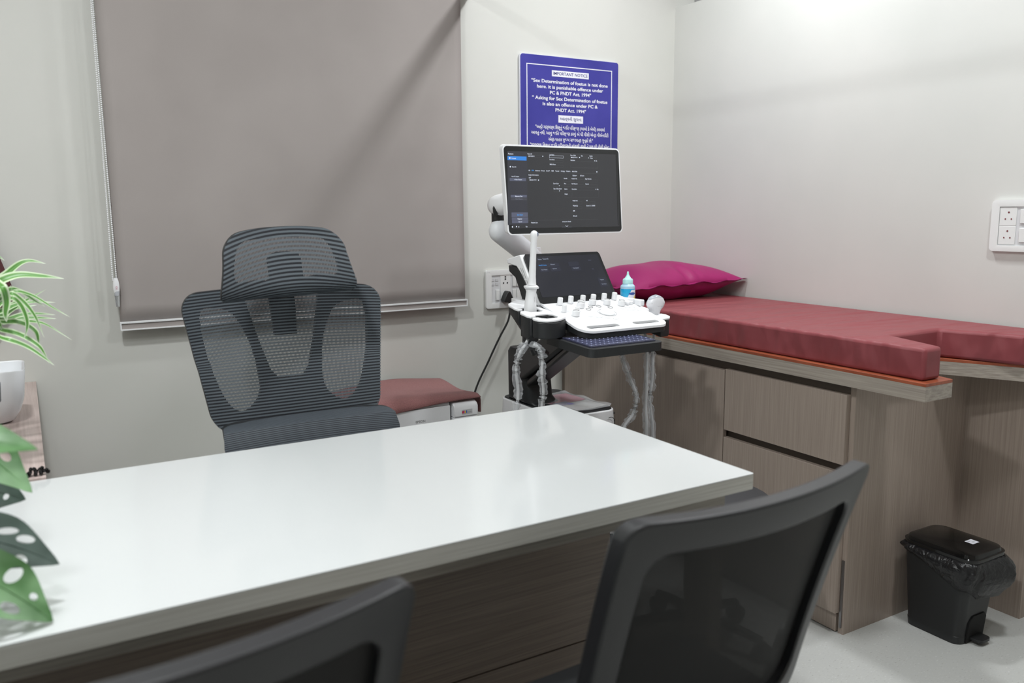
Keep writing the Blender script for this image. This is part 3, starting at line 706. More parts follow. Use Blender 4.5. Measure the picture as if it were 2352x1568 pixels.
# ---------------------------------------------------------------- stool
T = thing('stool', 'low round dark grey cushioned stool between desk and couch cabinet', 'stool', (1.60, 1.70, 0))
lx, ly = 1.60, 1.70
obj('seat', lathe(NB(), [(0.02, 0.39), (0.19, 0.39), (0.210, 0.402), (0.215, 0.422), (0.209, 0.440), (0.180, 0.449), (0.02, 0.452)], (lx, ly, 0), 40), SEAT, T, smooth=True)
obj('seam', lathe(NB(), [(0.2120, 0.4135), (0.2175, 0.415), (0.2175, 0.4185), (0.2120, 0.420)], (lx, ly, 0), 40), BLACK_S, T, smooth=True)
obj('column', cyl(NB(), (lx, ly, 0.08), (lx, ly, 0.40), 0.022), CHROME, T, smooth=True)
for k in range(5):
    a = math.radians(72*k+8); dx, dy = math.cos(a), math.sin(a)
    lg = obj('leg', tube(NB(), [(lx, ly, 0.09), (lx+dx*0.12, ly+dy*0.12, 0.078), (lx+dx*0.2, ly+dy*0.2, 0.06)], [0.02, 0.015, 0.012], 10), BLACK_S, T, smooth=True)
    c0 = Vector((lx+dx*0.2, ly+dy*0.2, 0.026)); n = Vector((-dy, dx, 0))
    obj('caster', cyl(NB(), c0-n*0.018, c0+n*0.018, 0.025, n=16), BLACK, lg, smooth=True)

# ---------------------------------------------------------------- pedal bin
T = thing('pedal_bin', 'small black pedal bin with black bag in the corner under the couch notch', 'bin', (2.30, 1.365, 0))
bx, by = 2.302, 1.362
def loft(bm, secs, n=6, caps=True):
    rows = []
    for z, x0, x1, y0, y1, r in secs:
        rows.append([bm.verts.new((p[0], p[1], z)) for p in rrect(x0, x1, y0, y1, r, n)])
    for a, b in zip(rows, rows[1:]):
        k = len(a)
        for i in range(k): bm.faces.new((a[i], a[(i+1) % k], b[(i+1) % k], b[i]))
    if caps: bm.faces.new(rows[0][::-1]); bm.faces.new(rows[-1])
    return bm
bm = loft(NB(), [(0.0, bx-0.070, bx+0.070, by-0.080, by+0.093, 0.028), (0.022, bx-0.0715, bx+0.0715, by-0.082, by+0.095, 0.028), (0.024, bx-0.0705, bx+0.0705, by-0.081, by+0.094, 0.028), (0.255, bx-0.084, bx+0.084, by-0.104, by+0.108, 0.032)])
body = obj('body', bm, BLACK, T, smooth=True)
rec = poly(NB(), [[(bx-0.040, 0.003), (bx+0.042, 0.003), (bx+0.042, 0.07), (bx+0.030, 0.085), (bx-0.024, 0.085), (bx-0.040, 0.065)]], lambda a, b, h: (a, by-0.0835-b*0.1+h, b), 0.006)
obj('pedal_recess_shade', rec, mat('recess_shade_black', (5, 5, 5), 0.8), T)  # near-black plate on the body front, its colour stands for the opening's shade
obj('pedal', poly(NB(), [rrect(bx-0.026, bx+0.026, by-0.120, by-0.075, 0.014)], lambda a, b, h: (a, b, 0.012+h), 0.008), BLACK, T, bevel=0.002)
obj('lid', loft(NB(), [(0.262, bx-0.090, bx+0.088, by-0.116, by+0.110, 0.036), (0.272, bx-0.091, bx+0.089, by-0.117, by+0.111, 0.036), (0.273, bx-0.085, bx+0.083, by-0.110, by+0.105, 0.034), (0.282, bx-0.083, bx+0.081, by-0.107, by+0.102, 0.034), (0.286, bx-0.074, bx+0.072, by-0.098, by+0.090, 0.034)]), BLACK_G, T, smooth=True, label='glossy black lid of the bin')
M = plane_m((bx+0.018, by-0.045, 0.2868), (1, 0, 0), (0, 1, 0))
st = NB(); quad(st, M, -0.016, 0.016, -0.013, 0.013); stk = obj('sticker', st, SIGNW, T, label='small white sticker on the bin lid')
st = NB(); text_bm(st, '99', 0.010, at2(M, -0.004, -0.007, 0.0002), 0.007); text_bm(st, 'MRP', 0.012, at2(M, -0.013, 0.003, 0.0002), 0.004); obj('price_lettering', st, GREYP, stk)
bm = NB(); NL = 96
def liner_pt(k, j):
    s = k/NL; L = rrect(bx-0.089, bx+0.089, by-0.112, by+0.108, 0.036, 23)
    p = L[k % len(L)]; c = Vector((bx, by, 0)); d = Vector((p[0], p[1], 0))-c
    ang = math.atan2(d.y, d.x)
    front = max(0, math.cos(ang+1.9)); side = max(0, math.cos(ang+0.55))
    drop = 0.028 + 0.075*front**1.2 + 0.05*side + 0.006*math.sin(9*ang)
    q = j/7
    puff = 0.016*math.sin(math.pi*min(1, q*1.15)) + 0.035*side*math.sin(math.pi*q*0.9) + 0.006*math.sin(23*ang+4*q)*math.sin(math.pi*q)
    dd = d.normalized()
    z = 0.263 - drop*q
    return c + d*(1-0.05*q) + dd*(puff*0.8+0.002) + Vector((0, 0, z))
L_ = len(rrect(0, 1, 0, 1, 0.1, 23))
V = [[bm.verts.new(liner_pt(k, j)) for j in range(8)] for k in range(L_)]
for k in range(L_):
    for j in range(7): bm.faces.new((V[k][j], V[(k+1) % L_][j], V[(k+1) % L_][j+1], V[k][j+1]))
ln = obj('bin_liner', bm, LINER, T, smooth=True, angle=180, label='crumpled black plastic bag folded over the rim')
ln.o.modifiers.new('thickness', 'SOLIDIFY').thickness = 0.0006

# ---------------------------------------------------------------- printer, towel, stand
T = thing('printer_stand', 'low taupe laminate stand under the printer', 'stand', (1.18, 2.76, 0))
obj('top_board', box(NB(), 0.96, 1.42, 2.56, 2.96, 0.325, 0.345), LAM_HX, T)
for x in (0.965, 1.395): obj('side_panel', box(NB(), x, x+0.02, 2.57, 2.955, 0, 0.3245), LAM_V, T)
T = thing('printer', 'white ink tank printer on a low stand between office chair and ultrasound machine', 'printer', (1.18, 2.76, 0.3455))
PX0, PX1, PY0, PY1 = 0.985, 1.368, 2.60, 2.93
obj('body', box(NB(), PX0, 1.268, PY0+0.008, PY1, 0.3455, 0.585), WHITE, T, bevel=0.008)
obj('front_panel', box(NB(), 1.035, 1.264, PY0, PY0+0.0075, 0.36, 0.572), WHITE, T, bevel=0.002)
obj('ink_tank', box(NB(), 1.274, PX1, PY0-0.012, PY1-0.02, 0.3455, 0.5262), WHITE, T, bevel=0.004)
obj('tank_cover', poly(NB(), [[(PY0-0.013, 0.5275), (PY0-0.013, 0.562), (PY0-0.004, 0.575), (PY0+0.012, 0.581), (PY1-0.02, 0.583), (PY1-0.02, 0.5275)]], lambda a, b, h: (1.274+h, a, b), PX1-1.274), WHITE, T, bevel=0.004)
obj('gap_strip', box(NB(), 1.2655, 1.2735, PY0+0.02, PY1-0.02, 0.36, 0.57), GREYP, T)
M = plane_m((0, PY0-0.0006, 0), (1, 0, 0), (0, 0, 1))
bm = NB(); text_bm(bm, 'EPSON', 0.036, at2(M, 1.130, 0.525), 0.0085, 0.02); obj('maker_lettering', bm, GREYP, T, label='grey maker lettering on the printer front')
M = plane_m((0, PY0-0.0136, 0), (1, 0, 0), (0, 0, 1))
bm = NB(); quad(bm, M, 1.303, 1.345, 0.536, 0.553); bd = obj('badge', bm, OFFWHITE, T, label='grey badge with coloured mark on the tank cover')
for i, (c, xx) in enumerate((((60, 110, 200), 1.321), ((240, 200, 60), 1.3155), ((210, 60, 150), 1.310), ((200, 60, 70), 1.3055))):
    bm = NB(); quad(bm, M, xx-0.0015, xx+0.003, 0.540, 0.5495 - 0.001*(i % 2), 0.0004+0.0001*i); obj('colour_mark', bm, mat('badge_colour', c, 0.5), bd)
bm = NB(); text_bm(bm, 'tank', 0.016, at2(M, 1.326, 0.5405, 0.0004), 0.006); obj('badge_lettering', bm, GREYP, bd)
def towel(u, v):
    """u across (left-right), v front (0) to back (1); drapes over the printer and down its right side"""
    s = -0.03 + u*0.54                                    # arc length from left edge
    w = PX1 + 0.040 - 0.955
    top = 0.594 + 0.010*math.sin(3.1*u+0.5) + 0.010*math.sin(6*v+2*u)*0.6 + 0.012*math.exp(-((u-0.45)/0.25)**2)*v
    if s < w - 0.03: x = 0.955 + s; z = top
    else:
        q = (s-(w-0.03)); a = min(q/0.045, 1.0)*1.5708
        x = 0.955 + w-0.03 + 0.0300*math.sin(a)*1.05 ; z = top - 0.03*(1-math.cos(a)) - max(0, q-0.045)
        x += 0.006*math.sin(v*7)*max(0, q-0.03)*8
    y = (PY0+0.012) + v*0.325
    if v < 0.10 and s < w-0.02:
        q = (0.10-v)/0.10; z -= 0.030*q*q*(1.15-0.8*u) + 0.006*q*math.sin(5*u+0.6); y -= 0.018*q
    if v < 0.1 and s >= w-0.02: y += 0.03*(0.1-v)/0.1
    return Vector((x, y, z))
bm = NB(); grid(bm, towel, 60, 30)
tw = single('towel', bm, TOWEL, 'dusty rose terry towel draped over the printer', 'towel', smooth=True, angle=180)
tw.o.modifiers.new('thickness', 'SOLIDIFY').thickness = 0.005

# ---------------------------------------------------------------- left counter: white planter, grey pot with spider plant, hanging bag
T = thing('white_planter', 'glossy white square planter bowl standing on the side counter', 'planter', (-0.125, 2.445, 0.735))
px, py = -0.122, 2.445
secs = []
for z, s, r in ((0.7355, 0.060, 0.03), (0.742, 0.072, 0.035), (0.765, 0.086, 0.036), (0.80, 0.096, 0.034), (0.868, 0.103, 0.030), (0.872, 0.102, 0.030), (0.870, 0.096, 0.026), (0.80, 0.088, 0.026), (0.775, 0.078, 0.026), (0.765, 0.06, 0.026)):
    secs.append((z, px-s, px+s, py-s*0.9, py+s*0.9, r))
obj('bowl', loft(NB(), secs, 8), mat('white_ceramic', (238, 240, 243), 0.12), T, smooth=True)
T = thing('spider_plant', 'spider plant with striped leaves in a small grey pot on the side counter', 'plant', (-0.128, 2.13, 0.735))
qx, qy = -0.148, 2.13
obj('pot', lathe(NB(), [(0.055, 0.0005), (0.058, 0.004), (0.072, 0.105), (0.0725, 0.108), (0.080, 0.110), (0.082, 0.150), (0.078, 0.152), (0.074, 0.150), (0.072, 0.12), (0.02, 0.118)], (qx, qy, 0.735), 32), POTGREY, T, smooth=True)
obj('soil', lathe(NB(), [(0.01, 0.118), (0.071, 0.1185), (0.068, 0.128), (0.01, 0.132)], (qx, qy, 0.735), 24), mat('soil', (70, 56, 46), 0.95), T)
def strap(bm, pts, w, fold=0.35, tw=0.0):
    """long narrow folded leaf along a spline of points, pointed at the tip"""
    P = spline(pts, 8); n = len(P)-1; lay = bm.loops.layers.uv.verify(); rows = []
    for i, p in enumerate(P):
        t = i/n; d = (P[min(i+1, n)]-P[max(i-1, 0)]).normalized()
        side = d.cross(Vector((0.15, -0.75, 0.60))); side = side.normalized() if side.length > 0.1 else Vector((0.6, -0.8, 0))
        up = side.cross(d).normalized(); a = tw*t; side = side*math.cos(a)+up*math.sin(a); up = side.cross(d).normalized()
        ww = 1.12*w*min(1, 0.55+t*2.2)*max(0.02, 1-t**2.6)
        rows.append([bm.verts.new(p + side*ww*s + up*abs(s)*ww*fold) for s in (-1, -0.5, 0, 0.5, 1)])
    for i in range(n):
        for k in range(4):
            f = bm.faces.new((rows[i][k], rows[i][k+1], rows[i+1][k+1], rows[i+1][k]))
            for l, (a, b) in zip(f.loops, ((k, i), (k+1, i), (k+1, i+1), (k, i+1))): l[lay].uv = (a/4, b/n)
SP = [([(-0.082, 2.11, 1.07), (-0.029, 2.12, 1.128), (0.006, 2.12, 1.151), (0.043, 2.12, 1.144)], 0.0085, 0.3, 0.0), ([(-0.094, 2.05, 1.086), (-0.052, 2.0, 1.114), (-0.013, 2.0, 1.128), (0.034, 2.0, 1.124), (0.072, 2.0, 1.117)], 0.0105, 0.3, 0.0), ([(-0.093, 2.15, 1.058), (-0.05, 2.2, 1.095), (-0.022, 2.2, 1.118), (-0.003, 2.2, 1.12), (0.018, 2.2, 1.121)], 0.005, 0.3, 0.0), ([(-0.087, 2.15, 1.115), (-0.056, 2.2, 1.159), (-0.048, 2.2, 1.161), (-0.036, 2.2, 1.15)], 0.005, 0.3, 0.0), ([(-0.075, 2.06, 1.047), (-0.035, 2.02, 1.094), (-0.012, 2.02, 1.094), (0.014, 2.02, 1.072), (0.032, 2.02, 1.059)], 0.0065, 0.3, 0.0), ([(-0.067, 2.05, 1.052), (-0.027, 2.0, 1.093), (0.007, 2.0, 1.087), (0.045, 2.0, 1.058), (0.076, 2.0, 1.035)], 0.0045, 0.3, 0.0), ([(-0.079, 2.125, 1.021), (-0.042, 2.15, 1.035), (-0.002, 2.15, 1.062), (0.04, 2.15, 1.085)], 0.0055, 0.3, 0.0), ([(-0.086, 2.1, 1.02), (-0.04, 2.1, 1.05), (-0.002, 2.1, 1.062), (0.054, 2.1, 1.059)], 0.0065, 0.3, 0.0), ([(-0.058, 2.025, 1.054), (-0.031, 1.95, 1.094), (-0.009, 1.95, 1.08), (0.011, 1.95, 1.047), (0.024, 1.95, 1.001)], 0.0065, 0.3, 0.0), ([(-0.062, 2.015, 1.05), (-0.03, 1.93, 1.087), (-0.013, 1.93, 1.075), (-0.004, 1.93, 1.046), (-0.005, 1.93, 1.024), (-0.012, 1.93, 1.004)], 0.006, 0.3, 0.0), ([(-0.076, 2.0, 1.106), (-0.043, 1.9, 1.116), (-0.035, 1.9, 1.086), (-0.039, 1.9, 1.06), (-0.038, 1.9, 1.044)], 0.009, 0.3, 0.0), ([(-0.078, 2.1, 1.024), (-0.046, 2.1, 1.026), (-0.012, 2.1, 1.036), (0.021, 2.1, 1.036), (0.052, 2.1, 1.031)], 0.006, 0.3, 0.0), ([(-0.079, 2.12, 1.017), (-0.047, 2.14, 1.017), (-0.009, 2.14, 1.024), (0.025, 2.14, 1.022), (0.054, 2.14, 1.018)], 0.006, 0.3, 0.0), ([(-0.077, 2.05, 1.025), (-0.025, 2.0, 1.033), (0.01, 2.0, 1.03), (0.034, 2.0, 1.02), (0.076, 2.0, 0.985)], 0.0045, 0.3, 0.0), ([(-0.077, 2.035, 1.017), (-0.04, 1.97, 1.036), (-0.013, 1.97, 1.032), (0.009, 1.97, 1.014), (0.013, 1.97, 0.995), (0.012, 1.97, 0.983)], 0.007, 0.3, 0.0), ([(-0.077, 2.02, 1.013), (-0.044, 1.94, 1.022), (-0.015, 1.94, 1.01), (0.01, 1.94, 0.989), (0.02, 1.94, 0.973), (0.028, 1.94, 0.948)], 0.0065, 0.3, 0.0), ([(-0.077, 2.0, 1.001), (-0.045, 1.9, 1.011), (-0.009, 1.9, 0.993), (0.019, 1.9, 0.968), (0.037, 1.9, 0.949)], 0.006, 0.3, 0.0), ([(-0.086, 2.1, 1.025), (-0.055, 2.1, 1.06), (-0.042, 2.1, 1.069), (-0.032, 2.1, 1.087), (-0.027, 2.1, 1.101)], 0.008, 0.3, 0.0), ([(-0.084, 2.025, 1.024), (-0.064, 1.95, 1.057), (-0.057, 1.95, 1.044), (-0.051, 1.95, 1.034), (-0.048, 1.95, 1.019)], 0.007, 0.3, 0.0), ([(-0.09, 2.1, 1.062), (-0.07, 2.1, 1.117), (-0.059, 2.1, 1.154), (-0.063, 2.1, 1.191)], 0.008, 0.3, 0.0), ([(-0.106, 2.1, 1.063), (-0.132, 2.1, 1.12), (-0.167, 2.1, 1.149), (-0.199, 2.1, 1.123)], 0.009, 0.3, 0.0), ([(-0.106, 2.075, 1.047), (-0.147, 2.05, 1.089), (-0.184, 2.05, 1.082), (-0.217, 2.05, 1.04)], 0.008, 0.3, 0.0), ([(-0.1, 2.15, 1.068), (-0.112, 2.2, 1.132), (-0.124, 2.2, 1.18), (-0.154, 2.2, 1.191)], 0.008, 0.3, 0.0), ([(-0.104, 2.15, 1.021), (-0.056, 2.2, 1.021), (-0.028, 2.2, 1.049), (-0.01, 2.2, 1.058), (-0.001, 2.2, 1.068)], 0.009, 0.3, 0.0), ([(-0.105, 2.16, 1.019), (-0.056, 2.22, 1.024), (-0.038, 2.22, 1.036), (-0.016, 2.22, 1.041), (0.019, 2.22, 1.044)], 0.008, 0.3, 0.0)]
base = Vector((qx+0.03, qy-0.01, 0.90))
for pts, w, fold, tw_ in SP:
    bm = NB(); P = [base + Vector((random.uniform(-.02, .02), random.uniform(-.02, .02), 0))] + [Vector(p) for p in pts]
    strap(bm, P, w, fold, tw_); obj('leaf', bm, SPIDER, T, smooth=True, angle=180)
T = thing('hanging_bag', 'maroon cloth bag hanging on the back wall behind the spider plant', 'bag', (-0.16, YB, 0.9))
bm = NB()
def bagf(u, v):
    a = 2*math.pi*u; t = v
    hw = 0.075 + 0.085*min(1, (1-t)*1.35)**0.9; hw *= (math.sin(math.pi*min(0.5, (t*3.2+0.14)/2*0.5+0.05))**0.35 if t < 0.16 else 1)
    x = -0.186 + hw*(abs(math.cos(a))**0.7)*(1 if math.cos(a) > 0 else -1); y = 2.938 + 0.026*math.sin(a)*(1 if t < 0.9 else 0.7)
    return (x, y, 0.892 + 0.40*t + 0.01*(1-t)*abs(math.cos(a)))
grid(bm, bagf, 28, 20, close_u=True); bmesh.ops.holes_fill(bm, edges=bm.edges)
obj('bag_body', bm, MAROON, T, smooth=True)
obj('strap', tube(NB(), spline([(-0.225, 2.94, 1.28), (-0.20, 2.945, 1.40), (-0.172, 2.955, 1.46), (-0.145, 2.945, 1.40), (-0.12, 2.94, 1.28)], 6), 0.006, 8), MAROON, T, smooth=True)
obj('hook', cyl(NB(), (-0.172, 2.945, 1.452), (-0.172, 2.9725, 1.452), 0.005), CHROME, T)
# screen layouts: text, x, z, width, colour
MT_DATA = [('Patient',1.3643,1.4321,0.0199,0),('Patient',1.3771,1.4186,0.0169,1),('Search',1.3786,1.3919,0.0155,0),('Auto ID Creation',1.3762,1.3616,0.0283,0),('+ New Patient',1.3860,1.3519,0.0298,0),('Measure Data',1.3897,1.2988,0.0271,0),('Clear Measure',1.3904,1.2901,0.0271,3),('Start Exam',1.3963,1.2393,0.0215,2),('Register',1.3983,1.2263,0.0172,0),('Cancel',1.4011,1.2171,0.0136,0),('Patient List',1.4498,1.2134,0.0249,0),('Patient ID',1.4371,1.4341,0.0172,0),('18/01/2024-2',1.4399,1.4270,0.0238,0),('Last Name',1.5214,1.4336,0.0185,0),('First Name',1.5221,1.4181,0.0193,0),('Middle Name',1.5229,1.4026,0.0230,0),('Date of Birth',1.6047,1.4337,0.0218,0),('MM-DD-YYYY',1.6070,1.4269,0.0268,0),('Age',1.6476,1.4335,0.0070,0),('Gender',1.6826,1.4335,0.0133,0),('None',1.6858,1.4267,0.0102,0),('Indication',1.6055,1.4179,0.0176,0),('Edit',1.7083,1.4178,0.0063,0),('OB',1.4403,1.3814,0.0065,0),('GYN',1.4522,1.3816,0.0087,2),('Abdomen',1.4663,1.3813,0.0189,0),('Breast',1.4904,1.3814,0.0132,0),('Small P.',1.5088,1.3814,0.0155,0),('MSK',1.5295,1.3814,0.0097,0),('Vascular',1.5444,1.3814,0.0165,0),('Urology',1.5665,1.3814,0.0159,0),('Pediatric',1.5873,1.3815,0.0175,0),('Adult Echo',1.6109,1.3812,0.0215,0),('Study Information',1.4402,1.3673,0.0391,0),('LMP',1.4416,1.3582,0.0079,0),('MM-DD-YYYY',1.4445,1.3510,0.0268,0),('EzExam+',1.6140,1.3676,0.0169,0),('EzCheck',1.6449,1.3677,0.0163,0),('Gravida',1.5783,1.3578,0.0137,0),('Accession No.',1.6095,1.3576,0.0231,0),('Diag. Physician',1.6652,1.3573,0.0259,0),('Para',1.5798,1.3408,0.0076,0),('Ref. Physician',1.6103,1.3405,0.0239,0),('Operator',1.6664,1.3404,0.0149,0),('Aborta',1.5806,1.3231,0.0122,0),('Description',1.6111,1.3230,0.0200,0),('Edit',1.7151,1.3227,0.0064,0),('Ectopic',1.5821,1.3067,0.0122,0),('Day of Cycle',1.5369,1.3407,0.0210,0),('Day of Stimulation',1.5377,1.3238,0.0323,0),('Height (cm)',1.6143,1.2848,0.0201,0),('HR',1.6703,1.2848,0.0055,0),('Weight (kg)',1.6152,1.2679,0.0201,0),('Serum Cr. 13:00:00',1.6712,1.2677,0.0364,0),('BMI',1.6164,1.2506,0.0070,0),('BSA (m2)',1.6172,1.2335,0.0155,0),('Study Info. Details',1.5770,1.2151,0.0307,0),('Cap',1.4287,1.2011,0.0065,0),('Next Patient',1.5709,1.1982,0.0160,4),('Quick Search',1.5938,1.1978,0.0162,4),]
MR_DATA = [(1.3621, 1.425, 1.4334, 1.4125, 1), (1.3695, 1.3564, 1.4308, 1.347, 2), (1.3728, 1.303, 1.434, 1.2947, 2), (1.3734, 1.2931, 1.4343, 1.2859, 3), (1.3754, 1.2468, 1.4372, 1.2322, 2), (1.3763, 1.231, 1.4379, 1.2221, 2), (1.3769, 1.2214, 1.4386, 1.2126, 2)]
MF_DATA = [(1.4399, 1.4306, 1.4906, 1.4234, 0), (1.5214, 1.4309, 1.5767, 1.4231, 1), (1.5229, 1.4157, 1.5767, 1.4084, 0), (1.5236, 1.4005, 1.5767, 1.393, 0), (1.6062, 1.4139, 1.7169, 1.3931, 0), (1.6062, 1.43, 1.7142, 1.4252, 0), (1.579, 1.3547, 1.6049, 1.347, 0), (1.6095, 1.3545, 1.6629, 1.3469, 0), (1.6652, 1.3545, 1.7189, 1.3469, 0), (1.5806, 1.3374, 1.6057, 1.3302, 0), (1.6103, 1.3377, 1.663, 1.33, 0), (1.6669, 1.3375, 1.7198, 1.3297, 0), (1.5814, 1.32, 1.6066, 1.3133, 0), (1.6119, 1.3196, 1.7226, 1.2953, 0), (1.5829, 1.3033, 1.6082, 1.2958, 0), (1.6151, 1.2814, 1.6532, 1.2731, 0), (1.6704, 1.2813, 1.7076, 1.273, 0), (1.616, 1.2644, 1.6533, 1.2567, 0), (1.6713, 1.2642, 1.7093, 1.2563, 0), (1.5377, 1.3377, 1.5572, 1.3304, 0), (1.5384, 1.3204, 1.5587, 1.3131, 0), (1.4416, 1.3543, 1.483, 1.3469, 0)]
MD_DATA = [(1.3704, 1.419, 0.0038), (1.3723, 1.3918, 0.0034), (1.4957, 1.4275, 0.0023), (1.6419, 1.4272, 0.0027), (1.4786, 1.3508, 0.0027), (1.7138, 1.381, 0.0027), (1.3782, 1.2007, 0.0031), (1.3935, 1.2014, 0.0027), (1.4024, 1.2003, 0.0023), (1.704, 1.4177, 0.0019), (1.7103, 1.3227, 0.0019), (1.5602, 1.3335, 0.0019), (1.5609, 1.3165, 0.0019), (1.6795, 1.4268, 0.0019), (1.5743, 1.2145, 0.0019)]
TT_DATA = [('Patient',1.3759,2.1904,0.0135,0),('Search',1.3942,2.1910,0.0203,0),('Auto ID Creation',1.3708,2.1782,0.0286,2),('EzExam+',1.4150,2.1790,0.0158,0),('New Patient',1.3746,2.1686,0.0218,0),('EzCheck',1.4171,2.1697,0.0151,0),('Total Search',1.4930,2.1690,0.0210,0),('Register',1.5782,2.1412,0.0148,0),('Start Exam',1.5778,2.1317,0.0185,0),('Echo',1.5625,2.1846,0.0104,3),('ECG',1.5629,2.1652,0.0074,3),]
TR_DATA = [(1.3706, 2.1821, 1.4035, 2.1729), (1.4025, 2.1822, 1.4464, 2.1727), (1.3686, 2.1734, 1.4011, 2.1637), (1.4077, 2.1738, 1.4459, 2.1639), (1.4822, 2.1828, 1.5214, 2.1727), (1.4849, 2.1732, 1.5223, 2.1632), (1.5699, 2.146, 1.6002, 2.1355), (1.5699, 2.1355, 1.5991, 2.1261)]
# ---------------------------------------------------------------- monstera
T = thing('monstera_plant', 'leafy plant with holes in its leaves drooping over the left end of the desk', 'plant', (-0.30, 1.36, 0.7305))
mx_, my_ = -0.30, 1.36
obj('pot', lathe(NB(), [(0.05, 0.001), (0.056, 0.005), (0.075, 0.13), (0.080, 0.135), (0.080, 0.15), (0.074, 0.15), (0.07, 0.13), (0.02, 0.128)], (mx_, my_, 0.7305), 32), mat('white_plant_pot', (222, 222, 218), 0.3), T, smooth=True)
obj('soil', lathe(NB(), [(0.01, 0.129), (0.069, 0.130), (0.01, 0.138)], (mx_, my_, 0.7305), 20), bpy.data.materials['soil'], T)
def leaf(name, base, tip, W_, nrm, m, holes, fold=0.25, droop=0.0, wav=0.06):
    base, tip, nrm = Vector(base), Vector(tip), Vector(nrm)
    ax = tip-base; Ln = ax.length; ax.normalize(); sd = ax.cross(nrm).normalized(); up = sd.cross(ax).normalized()
    N = 22; outl = []
    def hw(t): return W_*(math.sin(math.pi*min(1, t**0.72)))**0.75*(1-0.25*t) if 0 < t < 1 else 0
    for i in range(N+1):
        t = i/N; outl.append((t*Ln, hw(t)*(1+0.08*math.sin(11*t))))
    for i in range(N-1, 0, -1):
        t = i/N; outl.append((t*Ln, -hw(t)*(1+0.09*math.sin(10*t+1))))
    def fn(a, b, h):
        t = a/Ln; q = b/W_
        return base + ax*a + sd*b + up*(fold*abs(b) - 0.012*math.exp(-(b/0.004)**2)*0 + wav*W_*math.sin(7*t+2*q)*abs(q) + h) + Vector((0, 0, droop*math.sin(math.pi*t)))
    hl = [ell(cx*Ln, cy*W_, rx*Ln, ry*W_, 14, rot) for cx, cy, rx, ry, rot in holes]
    bm = NB(); poly(bm, [outl]+hl, fn, 0.0006, cut=W_/4)
    o = obj(name, bm, m, T, smooth=True, angle=60)
    bm = NB(); tube(bm, [fn(Ln*k/8, 0, 0.0012) for k in range(9)], [0.0016*(1-k/9) for k in range(9)], 6); obj('midrib', bm, m, o, smooth=True)
    st = spline([(mx_+0.01, my_, 0.865), ((mx_+base.x)/2, (my_+base.y)/2, max(base.z, 0.9)+0.06), tuple(base)], 8)
    obj('stem', tube(NB(), st, 0.0022, 6), LEAF, T, smooth=True)
HO = [(0.38, 0.36, 0.045, 0.16, 0.4), (0.50, 0.40, 0.05, 0.17, 0.3), (0.62, 0.38, 0.028, 0.09, 0.2), (0.73, 0.33, 0.05, 0.17, 0.5), (0.40, -0.32, 0.04, 0.17, -0.5), (0.55, -0.36, 0.085, 0.10, -0.35), (0.70, -0.30, 0.07, 0.12, -0.3), (0.24, 0.3, 0.04, 0.12, 0.2), (0.25, -0.3, 0.04, 0.12, -0.2)]
HO2 = [(0.40, 0.42, 0.09, 0.10, 0.3), (0.66, 0.36, 0.085, 0.15, -0.25), (0.52, -0.40, 0.06, 0.26, 0.3), (0.76, -0.22, 0.035, 0.10, 0.3), (0.28, -0.36, 0.05, 0.13, 0.2)]
leaf('leaf', (-0.135, 1.27, 0.842), (0.008, 1.235, 0.782), 0.046, (0.3, -0.75, 0.55), LEAF_D, HO, 0.12, 0.012)
leaf('leaf', (-0.112, 1.195, 0.822), (-0.006, 1.165, 0.7335), 0.048, (0.35, -0.7, 0.6), LEAF, HO2, 0.12, 0.010)
leaf('leaf', (-0.125, 1.46, 0.932), (-0.018, 1.43, 0.830), 0.048, (0.4, -0.6, 0.6), LEAF, [(0.35, 0.35, 0.06, 0.14, 0.3), (0.55, 0.33, 0.05, 0.12, 0.2), (0.62, -0.34, 0.06, 0.15, 0.2)], 0.15, 0.012)
leaf('leaf', (-0.14, 1.52, 0.840), (-0.028, 1.48, 0.806), 0.044, (0.2, -0.9, 0.3), LEAF_D, [(0.6, -0.2, 0.04, 0.16, 0.2), (0.78, 0.1, 0.03, 0.12, 0.2)], 0.1, 0.006)
leaf('leaf', (-0.13, 1.24, 0.965), (-0.004, 1.22, 0.948), 0.036, (0.2, -0.5, 0.8), LEAF, [(0.5, -0.35, 0.06, 0.1, 0.1)], 0.2, 0.010)
leaf('leaf', (-0.36, 1.30, 0.96), (-0.44, 1.18, 0.88), 0.045, (-0.3, -0.5, 0.8), LEAF, HO2, 0.2, 0.015)
leaf('leaf', (-0.30, 1.46, 0.98), (-0.28, 1.58, 0.90), 0.045, (0.1, 0.5, 0.8), LEAF, HO2, 0.2, 0.015)
leaf('leaf', (-0.30, 1.24, 0.95), (-0.25, 1.13, 0.84), 0.045, (0.1, -0.7, 0.6), LEAF, HO2, 0.2, 0.012)

# ---------------------------------------------------------------- ultrasound machine
US = thing('ultrasound_machine', 'white and black wheeled ultrasound machine with monitor, touch screen and control panel', 'ultrasound machine', (1.60, 2.42, 0))
